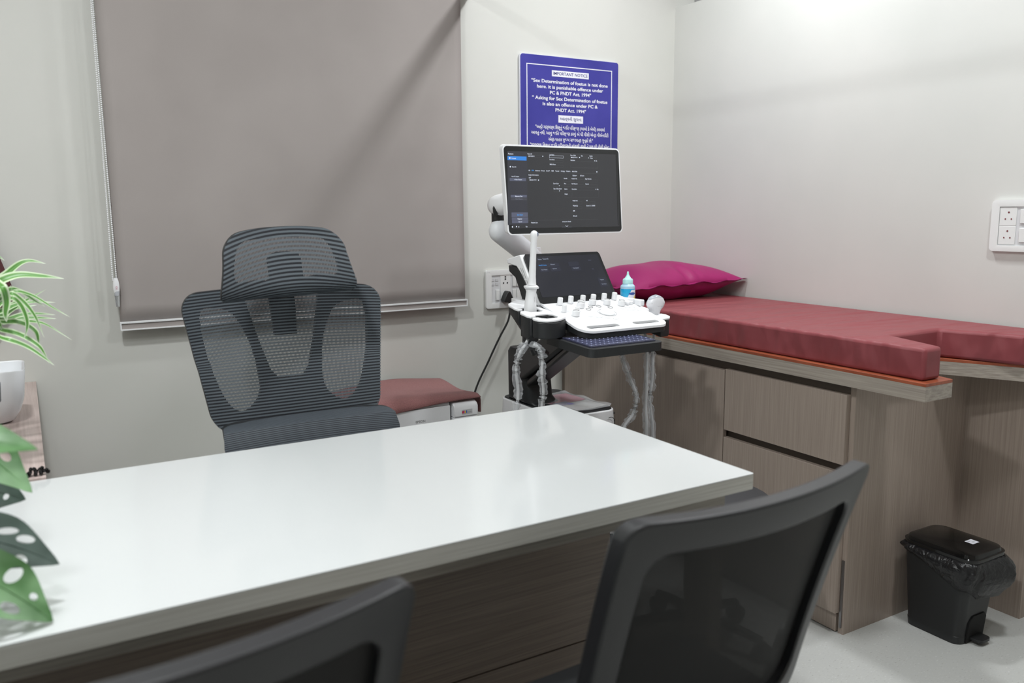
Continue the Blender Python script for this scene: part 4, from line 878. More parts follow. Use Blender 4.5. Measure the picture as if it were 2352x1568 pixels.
# body box with wheels
def usloft(secs, n=6): return loft(NB(), secs, n)
obj('body', usloft([(0.11, 1.522, 1.770, 2.295, 2.70, 0.04), (0.50, 1.517, 1.776, 2.288, 2.705, 0.045), (0.556, 1.519, 1.774, 2.294, 2.70, 0.042)]), WHITE, US, smooth=True, bevel=0.004)
obj('top_tray', usloft([(0.5565, 1.524, 1.769, 2.299, 2.695, 0.038), (0.5595, 1.526, 1.767, 2.301, 2.693, 0.038), (0.5598, 1.534, 1.759, 2.309, 2.685, 0.034)]), BLACK_S, US, smooth=True)
bm = NB(); tube(bm, [(1.735+0.018*math.cos(a), 2.2845-0.0, 0.515+0.018*math.sin(a)) for a in [math.radians(-100+20*k) for k in range(12)]], 0.0012, 6); obj('power_button', bm, BLACK_S, US)
bm = NB()
for zz in (0.535, 0.508): cyl(bm, (1.7755, 2.325, zz), (1.7795, 2.325, zz), 0.005, n=12)
obj('port', bm, BLACK, US)
for x, y in ((1.572, 2.34), (1.738, 2.34), (1.572, 2.655), (1.738, 2.655)):
    w = obj('caster', cyl(NB(), (x-0.025, y, 0.055), (x+0.025, y, 0.055), 0.054, n=28), BLACK, US, smooth=True)
    obj('fork', box(NB(), x-0.032, x+0.032, y-0.03, y+0.03, 0.085, 0.112), OFFWHITE, w, bevel=0.004)
# column with flared foot
obj('column', usloft([(0.5585, 1.535, 1.672, 2.46, 2.675, 0.035), (0.567, 1.522, 1.650, 2.48, 2.655, 0.035), (0.585, 1.513, 1.640, 2.49, 2.64, 0.035), (0.745, 1.508, 1.628, 2.50, 2.63, 0.03), (0.760, 1.514, 1.622, 2.507, 2.622, 0.026)]), BLACK_S, US, smooth=True)
def beam(bm, a, b, wx, wz0, wz1):
    a, b = Vector(a), Vector(b)
    P = [a+Vector((-wx, 0, -wz0)), a+Vector((wx, 0, -wz0)), b+Vector((wx, 0, -wz1)), b+Vector((-wx, 0, -wz1)), a+Vector((-wx, 0, wz0)), a+Vector((wx, 0, wz0)), b+Vector((wx, 0, wz1)), b+Vector((-wx, 0, wz1))]
    return hexa(bm, P)
bm = NB(); beam(bm, (1.560, 2.53, 0.700), (1.475, 2.10, 0.880), 0.050, 0.055, 0.035)
obj('lift_arm', bm, BLACK_S, US, bevel=0.010)
bm = NB(); beam(bm, (1.560, 2.50, 0.640), (1.475, 2.10, 0.838), 0.040, 0.012, 0.012)
obj('lower_link', bm, BLACK, US, bevel=0.006)
bm = NB(); tube(bm, spline([(1.375, 2.02, 0.842), (1.40, 2.00, 0.833), (1.43, 2.0, 0.831)], 6), 0.0025, 6); obj('trim_line', bm, OFFWHITE, US)
# control panel: sloping plane
SL = 0.277
def CP(x, y, h=0.0): return Vector((x, y, 0.976 - SL*(2.105-y) + h))
cpm = plane_m(CP(0, 0), (1, 0, 0), (0, 1, SL))
cpL = rrect(1.332, 1.650, 1.885, 2.125, [0.045, 0.032, 0.02, 0.02], 8)
slotL = rrect(1.366, 1.478, 1.903, 1.921, [0.009, 0.006, 0.009, 0.009], 5)
slotR = rrect(1.532, 1.628, 1.905, 1.922, 0.0085, 5)
obj('control_panel', poly(NB(), [cpL, slotL[::-1], slotR[::-1]], lambda a, b, h: CP(a, b, h-0.007), 0.007), WHITE, US, bevel=0.0022, label='white sloping control panel with two grip slots')
obj('console_base', poly(NB(), [rrect(1.335, 1.648, 1.889, 2.24, [0.044, 0.03, 0.02, 0.02], 8), slotL[::-1], slotR[::-1]], lambda a, b, h: CP(a, min(b, 2.125), h-0.024) if b < 2.2 else Vector((a, b, 0.975-0.024+h)), 0.0165), BLACK_S, US, bevel=0.002)
obj('rear_deck', poly(NB(), [rrect(1.312, 1.66, 2.1255, 2.26, 0.02)], lambda a, b, h: Vector((a, b, 0.956+h)), 0.024), WHITE, US, bevel=0.004)
def knob(x, y, r, hgt, ringed=False, P=US):
    bm = NB(); b0 = CP(x, y, 0.0002); up = Vector((0, -SL, 1)).normalized(); up = Vector((0, 0, 1)).lerp(up, 0.5).normalized()
    tube(bm, [b0, b0+up*hgt*0.93, b0+up*hgt], [r, r*0.97, r*0.86], 20)
    k = obj('knob', bm, WHITE, US, smooth=True)
    if ringed:
        c = b0+up*(hgt+0.0003); bm = NB(); u_, v_ = frame_of(up)
        tube(bm, [c+u_*math.cos(t)*r*0.72+v_*math.sin(t)*r*0.72 for t in [2*math.pi*i/20 for i in range(21)]], 0.0009, 5); obj('knob_ring', bm, GREYP, k)
for x, y in ((1.387, 2.088), (1.430, 2.094), (1.475, 2.094), (1.515, 2.095), (1.558, 2.097), (1.599, 2.098)): knob(x, y-0.004, 0.0085, 0.022)
for x, y in ((1.385, 1.997), (1.452, 2.066), (1.496, 2.068), (1.545, 2.060), (1.590, 2.045), (1.440, 2.052)): knob(x, y, 0.0115, 0.016, True)
for x, y, hh in ((1.402, 2.014, 0.019), (1.366, 2.030, 0.021), (1.614, 2.047, 0.009), (1.630, 2.050, 0.009), (1.642, 2.058, 0.014)): knob(x, y, 0.0075, hh)
bm = NB()
for x, y in ((1.476, 2.050), (1.507, 2.050), (1.540, 2.036), (1.457, 2.034)):
    tube(bm, [CP(x+0.0075*math.cos(t), y+0.0075*math.sin(t), 0.0008) for t in [2*math.pi*i/18 for i in range(19)]], 0.0009, 5)
obj('button_ring', bm, GREYP, US)
def dome(u, v):
    a = 2*math.pi*u; r = 0.0255*math.cos(v*1.5707); return CP(1.502+r*math.cos(a), 2.000+r*0.9*math.sin(a), 0.001+0.006*math.sin(v*1.5707))
bm = NB(); grid(bm, dome, 28, 8, close_u=True); obj('trackball', bm, WHITE2, US, smooth=True)
bm = NB(); tube(bm, [CP(1.502+0.029*math.cos(t), 2.000+0.027*math.sin(t), 0.0006) for t in [2*math.pi*i/30 for i in range(31)]], 0.0010, 5); obj('trackball_ring', bm, OFFWHITE, US)
for x, y, rx in ((1.60, 2.008, 0.016), (1.60, 2.026, 0.012), (1.575, 2.02, 0.006), (1.625, 2.02, 0.006), (1.625, 2.0, 0.007), (1.455, 1.975, 0.012), (1.48, 1.965, 0.010), (1.43, 1.985, 0.008), (1.50, 1.955, 0.010), (1.42, 2.03, 0.006)):
    bm = NB(); poly(bm, [ell(x, y, rx, 0.0055, 18)], lambda a, b, h: CP(a, b, h+0.0001), 0.0012); obj('button', bm, WHITE2, US, bevel=0.0004)
# side cup holders
def slab_with_holes(name, outer, holes, zf, th, m, P, **k):
    return obj(name, poly(NB(), [outer]+[h[::-1] for h in holes], lambda a, b, h: zf(a, b)+Vector((0, 0, h-th)), th), m, P, **k)
zh = lambda a, b: Vector((a, b, 0.955 + 0.10*(b-2.0)))
outL = [(1.329, 1.965), (1.329, 2.22), (1.315, 2.225), (1.290, 2.203), (1.262, 2.180), (1.253, 2.160), (1.245, 2.112), (1.247, 2.096), (1.262, 2.094), (1.268, 2.118), (1.304, 2.124), (1.312, 2.112), (1.312, 2.062), (1.302, 2.052), (1.264, 2.052), (1.256, 2.074), (1.241, 2.073), (1.229, 2.054), (1.226, 2.010),
        (1.231, 1.999), (1.248, 1.999), (1.256, 2.016), (1.300, 2.020), (1.309, 2.008), (1.307, 1.975), (1.297, 1.964), (1.262, 1.961), (1.250, 1.970), (1.247, 1.984), (1.227, 1.984), (1.223, 1.972), (1.229, 1.952), (1.248, 1.939), (1.275, 1.937), (1.300, 1.946)]
hs = obj('probe_holder', poly(NB(), [outL], lambda a, b, h: zh(a, b)+Vector((0, 0, h-0.007)), 0.007), WHITE, US, bevel=0.002, label='white rim of the left probe holder')
obj('holder_shell', poly(NB(), [outL], lambda a, b, h: zh(a+(0.002 if a < 1.3 else 0), b)+Vector((0, 0, h*(0.62 if b < 2.0 else 0.80)-0.0075-0.0775*(0.62 if b < 2.0 else 0.80)+((0.045 if b > 2.13 else 0.03 if b > 2.09 and a < 1.25 else 0) if h < 0.01 else 0))), 0.0775), BLACK_S, hs, bevel=0.003, label='black lower shell of the left probe holder')
obj('holder_liner', box(NB(), 1.3125, 1.327, 1.975, 2.13, 0.900, 0.946), OFFWHITE, hs)
zr = lambda a, b: Vector((a, b, 0.935 + 0.14*(b-2.0)))
outR = [(1.652, 1.93), (1.69, 1.935), (1.705, 1.95), (1.707, 1.97), (1.700, 1.985), (1.684, 1.983), (1.682, 1.972), (1.668, 1.972), (1.667, 2.025), (1.700, 2.03), (1.703, 2.05), (1.703, 2.13), (1.652, 2.14)]
hr = obj('probe_holder', poly(NB(), [outR], lambda a, b, h: zr(a, b)+Vector((0, 0, h-0.007)), 0.007), WHITE, US, bevel=0.002, label='white rim of the right probe holder')
obj('holder_shell', poly(NB(), [outR], lambda a, b, h: zr(a-(0.003 if a > 1.68 else 0), b)+Vector((0, 0, h-0.0575)), 0.050), BLACK_S, hr, bevel=0.003, label='black lower shell of the right probe holder')
obj('side_rail', box(NB(), 1.645, 1.662, 2.02, 2.16, 0.955, 0.975), WHITE, US, bevel=0.003)
# keyboard tray
KB = lambda a, b, h=0.0: Vector((a, b, 0.8845 + 0.05*(b-1.80) + h))
obj('keyboard_tray', poly(NB(), [rrect(1.292, 1.548, 1.790, 2.02, [0.022, 0.022, 0.01, 0.01], 8)], lambda a, b, h: KB(a, b, h-0.026), 0.024), BLACK_S, US, bevel=0.006, seg=3)
kb = obj('keyboard', poly(NB(), [rrect(1.306, 1.534, 1.810, 1.955, 0.006)], lambda a, b, h: KB(a, b, h-0.0018), 0.003), mat('keyboard_glass', (58, 59, 78), 0.15), US, label='glossy dark keyboard in the pull out tray')
bm = NB()
for r in range(6):
    for c in range(15):
        xa = 1.311+c*0.0148; ya = 1.816+r*0.0215
        if r == 0 and 4 <= c <= 8: continue
        poly(bm, [[(xa, ya), (xa+0.0125, ya), (xa+0.0125, ya+0.0165), (xa, ya+0.0165)]], lambda a, b, h: KB(a, b, h+0.0013), 0.0008)
poly(bm, [[(1.311+4*0.0148, 1.816), (1.311+9*0.0148-0.002, 1.816), (1.311+9*0.0148-0.002, 1.8325), (1.311+4*0.0148, 1.8325)]], lambda a, b, h: KB(a, b, h+0.0013), 0.0008)
ks = obj('keys', bm, mat('keyboard_keys', (86, 89, 118), 0.2), kb)
bm = NB()
for r in range(6):
    for c in range(15):
        xa = 1.3165+c*0.0148; ya = 1.8225+r*0.0215
        poly(bm, [[(xa, ya), (xa+0.0030, ya), (xa+0.0030, ya+0.004), (xa, ya+0.004)]], lambda a, b, h: KB(a, b, 0.0025), 0, one_side=True)
obj('key_lettering', bm, emit('key_glow', (190, 200, 235), 1.0), ks)
obj('side_flap', poly(NB(), [[(1.300, 1.930), (1.304, 1.915), (1.316, 1.910), (1.376, 1.962), (1.386, 1.985), (1.396, 2.05), (1.386, 2.056), (1.350, 2.022), (1.338, 2.002)]], lambda a, b, h: Vector((a, b, 0.876+h)), 0.009), CHAIRF, US, bevel=0.002)
obj('cable_hook', tube(NB(), [(1.300, 2.03, 0.835), (1.262, 2.01, 0.850), (1.246, 2.005, 0.850), (1.238, 2.003, 0.862)], [0.013, 0.013, 0.012, 0.008], 10), BLACK, US, smooth=True)
# touch screen
TS = lambda x, y, h=0.0: Vector((x, y - h*0.81, 0.976 + 1.39*(y-2.1) + h*0.58))
ts = obj('touch_screen', poly(NB(), [rrect(1.332, 1.617, 2.098, 2.203, [0.011, 0.011, 0.008, 0.008], 8)], lambda a, b, h: TS(a, b, h-0.012), 0.012), BEZEL, US, bevel=0.001, label='tilted dark touch screen above the control panel')
obj('screen_surface', poly(NB(), [[(1.342, 2.112), (1.607, 2.112), (1.607, 2.197), (1.342, 2.197)]], lambda a, b, h: TS(a, b, h+0.0001), 0.0003), SCREEN2, ts)
hp = obj('touch_housing', poly(NB(), [rrect(1.328, 1.621, 2.094, 2.207, [0.013, 0.013, 0.010, 0.010], 8)], lambda a, b, h: TS(a, b, h-0.0185), 0.006), WHITE, ts, bevel=0.002)
MT2 = plane_m(TS(0, 2.1, 0.0009), (1, 0, 0), (TS(0, 2.2)-TS(0, 2.1)))
def ts_uv(y): return (y-2.1)*math.hypot(1, 1.39)
cols = {0: T_WHITE, 2: T_BLUE, 3: T_GREY, 4: T_GREY}
g = {}
for s, x, y, w, c in TT_DATA:
    bm = g.setdefault(c, NB()); text_bm(bm, s, w, at2(MT2, x, ts_uv(y)-0.0022), 0.0058 if s in ('Patient', 'Search') else 0.0042, 0.01)
DIMT = emit('touch_text_dim', (150, 158, 176), 1.0)
for c, bm in g.items(): obj('screen_lettering', bm, {0: DIMT, 2: T_BLUE, 3: U_GREY}[c], ts)
TBM = emit('touch_button', (33, 36, 52), 1.0)
for q in TR_DATA:
    bm = NB(); quad(bm, MT2, q[0], q[2], ts_uv(q[3]), ts_uv(q[1]), -0.0003); obj('screen_button', bm, TBM, ts)
bm = NB(); quad(bm, MT2, 1.352, 1.358, ts_uv(2.186), ts_uv(2.191)); obj('screen_icon', bm, DIMT, ts)
# bracket behind touch screen (white top, black below)
def yz(poly_, x0, x1): return poly(NB(), [poly_], lambda a, b, h: Vector((x0+h, a, b)), x1-x0)
obj('touch_bracket', yz([(2.105, 0.972), (2.213, 1.118), (2.300, 1.100), (2.292, 1.086), (2.235, 1.080), (2.200, 1.052), (2.140, 0.985), (2.130, 0.965)], 1.325, 1.600), WHITE, US, bevel=0.004, label='white cover behind the touch screen')
obj('bracket_underside', yz([(2.140, 0.980), (2.202, 1.049), (2.238, 1.077), (2.292, 1.082), (2.288, 1.062), (2.250, 1.045), (2.220, 1.00), (2.20, 0.962)], 1.328, 1.597), BLACK_S, US, bevel=0.004)
bm = NB()
for k in range(2):
    for a, b in ((0.0, 0.42), (0.47, 0.9)):
        p0 = Vector((1.3245, 2.150+0.010*k, 1.010)); d = Vector((0, 0.055, 0.075)); tube(bm, [p0+d*a, p0+d*b], 0.0009, 5)
obj('vent_slots', bm, GREYP, US)
# monitor arm
def capsule(bm, p0, p1, r0, r1, sq=(1, 1)):
    p0, p1 = Vector(p0), Vector(p1); d = (p1-p0).normalized(); P = []; R = []
    for k in range(6): a = math.pi/2*(1-k/5); P.append(p0 - d*math.sin(a)*r0*0.9); R.append(max(0.001, r0*math.cos(a)))
    for k in range(6): a = math.pi/2*k/5; P.append(p1 + d*math.sin(a)*r1*0.9); R.append(max(0.001, r1*math.cos(a)))
    return tube(bm, P, R, 20, squash=sq)
bm = NB(); capsule(bm, (1.396, 2.47, 1.187), (1.575, 2.54, 1.085), 0.040, 0.040, (0.8, 1.0)); obj('monitor_arm', bm, WHITE2, US, smooth=True, label='white swing arm carrying the monitor')
obj('arm_pivot', cyl(NB(), (1.575, 2.56, 0.70), (1.575, 2.56, 1.09), 0.030, 0.030, 28), BLACK_S, US, smooth=True)
bm = NB(); cyl(bm, (1.575, 2.55, 1.062), (1.575, 2.55, 1.122), 0.041, 0.034, 28); obj('pivot_cap', bm, WHITE, US, smooth=True)
bm = NB(); cyl(bm, (1.396, 2.475, 1.19), (1.396, 2.475, 1.262), 0.0215, n=24); obj('swivel_neck', bm, BLACK, US, smooth=True)
bm = NB(); tube(bm, [(1.396, 2.512, 1.269), (1.396, 2.506, 1.269), (1.396, 2.492, 1.270), (1.396, 2.470, 1.271), (1.400, 2.440, 1.274), (1.414, 2.405, 1.28), (1.45, 2.378, 1.29)], [0.006, 0.020, 0.031, 0.0355, 0.036, 0.035, 0.034], 28); obj('tilt_head', bm, WHITE, US, smooth=True)
bm = NB(); tube(bm, [(1.3735, 2.449, 1.238), (1.3700, 2.447, 1.250), (1.3670, 2.446, 1.262), (1.3660, 2.446, 1.268)], [0.007, 0.0075, 0.006, 0.003], 12); obj('neck_slot', bm, BLACK, US, smooth=True)
# monitor
TT7 = math.tan(math.radians(6.5))
def MN(x, z, h=0.0):
    Yt = 2.35 + TT7*(z-1.315); k = Yt/2.35
    return Vector((x*k, Yt - h, 1.25+(z-1.25)*k - h*TT7))
bm = NB(); mo = rrect(1.3535, 1.8050, 1.1735, 1.4615, 0.017, 8)
mo = rrect(1.3435, 1.8105, 1.1735, 1.4610, 0.017, 8)
# left edge leans with the tilt: corners measured on the front glass
def MNs(x, z, h=0.0):
    t = (z-1.1735)/0.2875; return MN(x + 0.0195*(1-t)*(1.0) - (0.0)*t, z, h)
mon = obj('monitor', poly(NB(), [rrect(1.3435, 1.8095, 1.1735, 1.4610, 0.016, 8)], lambda a, b, h: MNs(a, b, h-0.0200), 0.020), WHITE, US, bevel=0.004, seg=3, label='white framed monitor on the swing arm')
gl = obj('front_glass', poly(NB(), [rrect(1.3480, 1.8050, 1.1780, 1.4565, 0.013, 8)], lambda a, b, h: MNs(a, b, h+0.0001), 0.0009), BEZEL, mon, label='black glass front of the monitor')
obj('back_bulge', poly(NB(), [rrect(1.42, 1.72, 1.21, 1.42, 0.03, 8)], lambda a, b, h: MNs(a, b, h-0.045), 0.026), WHITE, mon, bevel=0.008)
p = [MN(1.3615, 1.4430, 0.0013), MN(1.7965, 1.4430, 0.0013), MN(1.8135, 1.1955, 0.0013), MN(1.3775, 1.1955, 0.0013)]
bm = NB(); bm.faces.new([bm.verts.new(q) for q in p]); obj('screen_surface', bm, SCREEN, gl)
bm = NB()
for q in (((1.3615, 1.4430), (1.7965, 1.4430), (1.7965, 1.4412), (1.3615, 1.4412)), ((1.7935, 1.4430), (1.7965, 1.4430), (1.8095, 1.2000), (1.8065, 1.2000))):
    bm.faces.new([bm.verts.new(MN(a, b, 0.0016)) for a, b in q])
obj('screen_edge_shadow', bm, emit('edge_shadow_black', (6, 6, 8), 0.5), gl)  # black lines drawn as shadow along the screen's top and right edges
def mm(h): return None
def MP(x, z, h): return MN(x, z, h)
def M_at(x, z, h=0.0019):
    o = MN(x, z, h); r = (MN(x+0.01, z, h)-o); u = (MN(x, z+0.01, h)-o) ; return plane_m(o, r, u)
g = {}
for s, x, z, w, c in MT_DATA:
    bm = g.setdefault(c, NB()); text_bm(bm, s, w, M_at(x, z-0.0021), 0.0052 if s == 'Patient' and c == 0 else 0.0043 if c != 4 else 0.0025, 0.012)
for c, bm in g.items(): obj('screen_lettering', bm, {0: T_WHITE, 1: T_WHITE, 2: T_BLUE, 3: T_GREY, 4: T_GREY}[c], gl)
def rq(bm, x0, z0, x1, z1, h):
    bm.faces.new([bm.verts.new(MN(*q, h)) for q in ((x0, z0), (x1, z0), (x1, z1), (x0, z1))])
for x0, z0, x1, z1, k in MR_DATA:
    bm = NB(); rq(bm, x0, z0, x1, z1, 0.0016); obj('screen_button', bm, {1: U_BLUE, 2: U_GREY, 3: U_DGREY}[k], gl)
bm = NB(); rq(bm, 1.3615, 1.4430, 1.4360, 1.1955+0.012, 0.00145); obj('screen_sidebar', bm, emit('sidebar', (50, 51, 60), 1.0), gl)
for c in (0, 1):
    bm = NB()
    for x0, z0, x1, z1, k in MF_DATA:
        if k != c: continue
        t_ = 0.0007 if c else 0.00035
        for q in ((x0, z0, x1, z0-t_), (x0, z1+t_, x1, z1), (x0, z0, x0+t_, z1), (x1-t_, z0, x1, z1)): rq(bm, *q, 0.0016)
    if c == 0:
        for zz in (1.3755, 1.2205): rq(bm, 1.437, zz, 1.720, zz-0.0004, 0.0016)
    obj('screen_fields', bm, T_WHITE if c else U_LINE, gl)
bm = NB()
for x, z, r in MD_DATA:
    M = M_at(x, z); bm.faces.new([bm.verts.new(M @ Vector((r*0.8*math.cos(t), r*0.8*math.sin(t), 0))) for t in [2*math.pi*i/10 for i in range(10)]])
tube(bm, [MN(1.591+0.0055*math.cos(a), 1.2045+0.0055*math.sin(a), 0.0019) for a in [math.radians(200+14*k) for k in range(11)]], 0.0005, 4)
obj('screen_icons', bm, T_WHITE, gl)
# clear packet of papers on the body
T = thing('paper_packet', 'clear plastic packet with pink and grey papers lying on the base of the ultrasound machine', 'packet', (1.70, 2.45, 0.558))
def pk(a, b, h): return Vector((a, b, 0.5612+h+0.002*math.sin(31*a+11*b)*math.cos(27*b-9*a)+0.0015))
obj('paper', poly(NB(), [[(1.600, 2.43), (1.748, 2.45), (1.752, 2.33), (1.62, 2.325)]], lambda a, b, h: pk(a, b, h), 0.0015, cut=0.02), mat('grey_paper', (190, 188, 184), 0.7), T)
obj('booklet', poly(NB(), [[(1.570, 2.56), (1.742, 2.575), (1.748, 2.455), (1.600, 2.435)]], lambda a, b, h: pk(a, b, h+0.0005), 0.0015, cut=0.02), mat('pink_booklet', (190, 62, 100), 0.4), T, label='pink printed booklet')
obj('print_block', poly(NB(), [[(1.598, 2.45), (1.66, 2.455), (1.665, 2.40), (1.61, 2.40)]], lambda a, b, h: pk(a, b, h+0.0025), 0.0006, cut=0.02), mat('violet_print', (120, 118, 165), 0.5), T)
obj('film', poly(NB(), [[(1.555, 2.585), (1.755, 2.602), (1.764, 2.318), (1.742, 2.300), (1.600, 2.304)]], lambda a, b, h: pk(a, b, h+0.0050+0.003*math.sin(60*a)*math.sin(45*b)), 0.0004, cut=0.012), PACKET, T, smooth=True)

# ---------------------------------------------------------------- probes and cables in plastic sleeves
CABLE = mat('light_grey_cable', (214, 216, 218), 0.45)
def sleeve(P, r, seed, T):
    rnd = random.Random(seed); pts = spline(P, 9); R = []
    for i in range(len(pts)): R.append(r*(1.0 + 0.10*math.sin(i*1.3+seed) + 0.14*math.sin(i*0.33+2*seed) + (rnd.uniform(-0.22, 0.12) if rnd.random() < 0.35 else 0)))
    pts = [p + Vector((rnd.uniform(-1, 1), rnd.uniform(-1, 1), 0))*r*0.18 for p in pts]
    bm = NB(); n = 14; rings = []
    for i, p in enumerate(pts):
        d = (pts[min(i+1, len(pts)-1)]-pts[max(i-1, 0)]).normalized(); u, v = frame_of(d)
        rings.append([bm.verts.new(p + (u*math.cos(2*math.pi*k/n)+v*math.sin(2*math.pi*k/n)*0.7)*R[i]*(1+0.16*math.sin(3*2*math.pi*k/n+i*0.5+seed)+0.05*rnd.uniform(-1, 1))) for k in range(n)])
    for a, b in zip(rings, rings[1:]):
        for k in range(n): bm.faces.new((a[k], a[(k+1) % n], b[(k+1) % n], b[k]))
    obj('plastic_sleeve', bm, SLEEVE, T, smooth=True, angle=25, label='crinkled clear plastic sleeve round the cable')
T = thing('wand_probe', 'white long slim wand probe standing upright in the left holder of the ultrasound machine', 'probe', (1.286, 2.08, 0.90))
wx, wy = 1.286, 2.088
obj('handle', tube(NB(), [(wx, wy, 0.895), (wx-0.002, wy, 0.96), (wx, wy, 0.99), (wx+0.002, wy, 1.015), (wx+0.002, wy, 1.024)], [0.014, 0.0195, 0.0165, 0.0150, 0.0175], 20), WHITE, T, smooth=True)
obj('collar', tube(NB(), [(wx+0.002, wy, 1.0245), (wx+0.002, wy, 1.0265), (wx+0.003, wy, 1.031), (wx+0.003, wy, 1.034)], [0.019, 0.0225, 0.0225, 0.017], 24), WHITE, T, smooth=True)
obj('shaft', tube(NB(), [(wx+0.005, wy, 1.0345), (wx+0.006, wy, 1.06), (wx+0.009, wy, 1.12), (wx+0.012, wy, 1.165), (wx+0.013, wy, 1.175), (wx+0.013, wy, 1.183), (wx+0.013, wy, 1.189), (wx+0.013, wy, 1.1925), (wx+0.013, wy, 1.1945)], [0.0125, 0.0105, 0.0092, 0.0094, 0.0112, 0.0113, 0.0095, 0.0066, 0.0028], 20), WHITE, T, smooth=True)
obj('tip_lens', tube(NB(), [(wx+0.0172, wy-0.003, 1.174), (wx+0.0177, wy-0.003, 1.177), (wx+0.018, wy-0.003, 1.183), (wx+0.0177, wy-0.0025, 1.188), (wx+0.0172, wy-0.002, 1.1905)], [0.0030, 0.0062, 0.0078, 0.0062, 0.0030], 24), mat('blue_grey_lens', (140, 148, 165), 0.4), T, smooth=True)
bm = NB(); M = plane_m((wx+0.003, wy-0.0192, 0.99), (0, 0, -1), (1, 0.1, 0)); text_bm(bm, 'EVN4-9', 0.016, at2(M, -0.012, -0.003), 0.0035); obj('lettering', bm, GREYP, T)
P1 = [(wx, wy, 0.90), (1.258, 2.05, 0.892), (1.226, 2.02, 0.872), (1.207, 2.02, 0.848), (1.200, 2.03, 0.80), (1.206, 2.03, 0.735), (1.200, 2.03, 0.66), (1.21, 2.05, 0.5), (1.25, 2.1, 0.32), (1.33, 2.2, 0.27), (1.42, 2.3, 0.30)]
obj('cable', tube(NB(), spline(P1, 8), 0.0045, 8), CABLE, T, smooth=True)
sleeve(P1[2:8], 0.0145, 3, T)
T = thing('looped_probe_cable', 'light cable in crinkled clear sleeve hung over the black hook under the left holder', 'cable', (1.26, 2.0, 0.5))
P2 = [(1.2535, 2.015, 0.80), (1.240, 2.0, 0.874), (1.254, 1.990, 0.862), (1.264, 1.99, 0.832), (1.262, 1.99, 0.785), (1.268, 1.99, 0.735), (1.262, 1.99, 0.68), (1.272, 2.0, 0.55), (1.33, 2.08, 0.35), (1.43, 2.24, 0.25)]
obj('cable', tube(NB(), spline(P2[1:], 8), 0.0042, 8), CABLE, T, smooth=True)
sleeve(P2[1:8], 0.0135, 5, T)
T = thing('convex_probe', 'white wide headed convex probe standing in the right holder of the ultrasound machine', 'probe', (1.69, 1.99, 0.87))
qx_, qy_ = 1.6805, 1.995
def ph(u, v):
    a = 2*math.pi*u; c, s = math.cos(a), math.sin(a)
    K = [(0.0, 0.010, 0.009), (0.25, 0.0125, 0.010), (0.5, 0.0145, 0.011), (0.60, 0.0165, 0.012), (0.68, 0.024, 0.014), (0.76, 0.0285, 0.0155), (0.9, 0.0290, 0.016), (1.0, 0.0240, 0.0140)]
    for (t0, w0, d0), (t1, w1, d1) in zip(K, K[1:]):
        if v <= t1: f = (v-t0)/(t1-t0); w = w0+(w1-w0)*f; d = d0+(d1-d0)*f; break
    e = 0.75
    cc = abs(c)**e*(1 if c > 0 else -1); ss = abs(s)**e*(1 if s > 0 else -1)
    return Vector((qx_+w*cc*1.0+0.007*v-0.002, qy_-d*ss-w*cc*0.15, 0.882 + 0.102*v - (0.008*(cc*cc) if v > 0.85 else 0)))
bm = NB(); grid(bm, ph, 28, 22, close_u=True); bmesh.ops.holes_fill(bm, edges=bm.edges)
obj('probe_body', bm, mat('probe_white', (224, 224, 228), 0.35), T, smooth=True)
def lens(u, v):
    q = ph(u, 1.0); c = Vector((qx_+0.006, qy_, 0)); p = Vector((c.x+(q.x-c.x)*math.cos(v*1.5707), c.y+(q.y-c.y)*math.cos(v*1.5707), 0))
    return Vector((p.x, p.y, q.z + 0.0075*math.sin(v*1.5707)))
bm = NB(); grid(bm, lens, 28, 6, close_u=True); obj('probe_lens', bm, mat('pale_grey_lens', (176, 182, 190), 0.35), T, smooth=True)
bm = NB(); M = plane_m((qx_-0.002, qy_-0.0175, 0.955), (1, -0.1, 0), (0, 0, 1)); text_bm(bm, 'CA1-7AD', 0.018, at2(M, 0, 0), 0.003); obj('lettering', bm, GREYP, T)
P3 = [(1.680, 1.995, 0.885), (1.676, 1.99, 0.84), (1.668, 1.985, 0.815), (1.664, 1.98, 0.73), (1.656, 1.98, 0.662), (1.670, 1.98, 0.56), (1.68, 2.0, 0.40), (1.66, 2.1, 0.20), (1.60, 2.22, 0.17)]
obj('cable', tube(NB(), spline(P3, 8), 0.0045, 8), CABLE, T, smooth=True)
sleeve(P3[2:7], 0.0115, 11, T)
T = thing('hanging_probe_cable', 'light cable in clear sleeve hanging below the keyboard tray, crossing in the middle', 'cable', (1.62, 1.98, 0.4))
P4 = [(1.600, 2.04, 0.905), (1.575, 2.03, 0.88), (1.575, 2.02, 0.81), (1.586, 2.0, 0.75), (1.606, 1.985, 0.68), (1.594, 1.985, 0.627), (1.560, 1.99, 0.58), (1.54, 2.0, 0.48), (1.56, 2.1, 0.3), (1.58, 2.22, 0.25)]
obj('cable', tube(NB(), spline(P4, 8), 0.0045, 8), CABLE, T, smooth=True)
sleeve(P4[2:8], 0.0125, 12, T)
T = thing('hanging_probe_cable', 'light cable in clear sleeve hanging straight below the keyboard tray beside the couch', 'cable', (1.63, 1.97, 0.4))
P5 = [(1.640, 2.04, 0.905), (1.640, 1.99, 0.87), (1.637, 1.975, 0.815), (1.630, 1.965, 0.733), (1.624, 1.96, 0.651), (1.629, 1.96, 0.56), (1.63, 1.98, 0.40), (1.62, 2.1, 0.22), (1.61, 2.23, 0.22)]
obj('cable', tube(NB(), spline(P5, 8), 0.0045, 8), CABLE, T, smooth=True)
sleeve(P5[2:7], 0.012, 13, T)

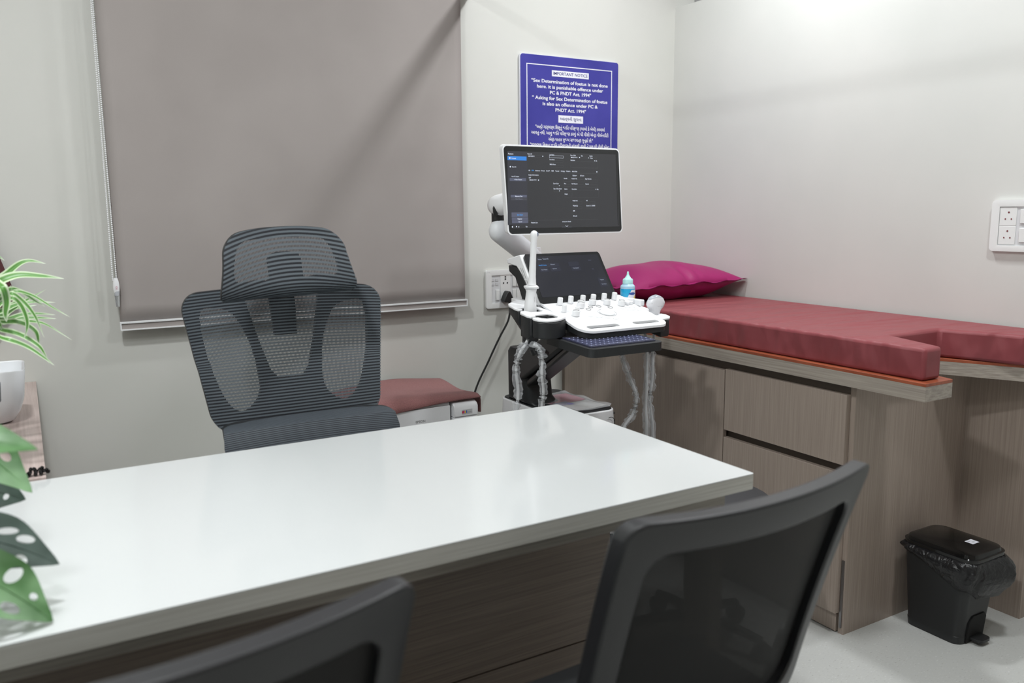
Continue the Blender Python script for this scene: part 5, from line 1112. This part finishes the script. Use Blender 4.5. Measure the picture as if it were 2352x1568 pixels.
# ---------------------------------------------------------------- gel bottle
T = thing('gel_bottle', 'clear squeeze bottle of blue gel with a white nozzle cap standing behind the control panel', 'bottle', (1.672, 2.15, 0.9635))
gx, gy = 1.693, 2.145; GZ = 0.9330
GEL = mat('blue_gel', (40, 176, 224), 0.15, **{'Transmission Weight': 0.0, 'Subsurface Weight': 0.3, 'Subsurface Scale': 0.02, 'Coat Weight': 0.6})
obj('bottle_body', lathe(NB(), [(0.020, 0.0), (0.0230, 0.003), (0.0240, 0.02), (0.0242, 0.060), (0.0240, 0.066)], (gx, gy, GZ), 32), GEL, T, smooth=True)
obj('shoulder', lathe(NB(), [(0.0240, 0.0662), (0.0234, 0.074), (0.0180, 0.080), (0.0155, 0.082)], (gx, gy, GZ), 32), mat('frosted_plastic', (176, 212, 232), 0.25), T, smooth=True)
CAPM = mat('pale_aqua_plastic', (190, 236, 236), 0.3)
cp_ = obj('cap', lathe(NB(), [(0.0168, 0.0822), (0.0168, 0.094), (0.0155, 0.097), (0.010, 0.099)], (gx, gy, GZ), 32), CAPM, T, smooth=True)
obj('nozzle', lathe(NB(), [(0.0115, 0.0985), (0.0085, 0.103), (0.0042, 0.110), (0.0032, 0.117), (0.0034, 0.119), (0.0018, 0.121)], (gx, gy, GZ), 20), CAPM, cp_, smooth=True)
def lab(u, v, h=0.0):
    a = math.radians(-140+90*u); r = 0.0246+h; return Vector((gx+r*math.cos(a), gy+r*math.sin(a), GZ+0.003+0.060*v))
bm = NB(); grid(bm, lambda u, v: lab(0.12+u*0.88 if v < 0.6 else 0.12+(0.35*(v-0.6)/0.4)+u*(0.88-0.35*(v-0.6)/0.4), v), 14, 10); lb = obj('label', bm, SIGNW, T, smooth=True)
bm = NB(); grid(bm, lambda u, v: lab(0.55+0.34*math.cos(2*math.pi*u)*v, 0.80+0.07*math.sin(2*math.pi*u)*v, 0.0003), 18, 2); obj('label_oval', bm, mat('label_blue', (60, 90, 165), 0.5), lb)
bm = NB(); grid(bm, lambda u, v: lab(0.72+0.22*u, 0.52+0.16*v*(0.4+u), 0.0003), 6, 4); obj('label_patch', bm, mat('label_yellow', (232, 206, 92), 0.5), lb)
bm = NB()
for k in range(6): 
    z0_ = 0.10+0.045*k
    grid(bm, lambda u, v: lab(0.3+0.5*u, z0_+0.012*v, 0.0003), 6, 1)
grid(bm, lambda u, v: lab(0.35+0.35*u, 0.45+0.05*v, 0.0003), 6, 1)
obj('label_text', bm, GREYP, lb)
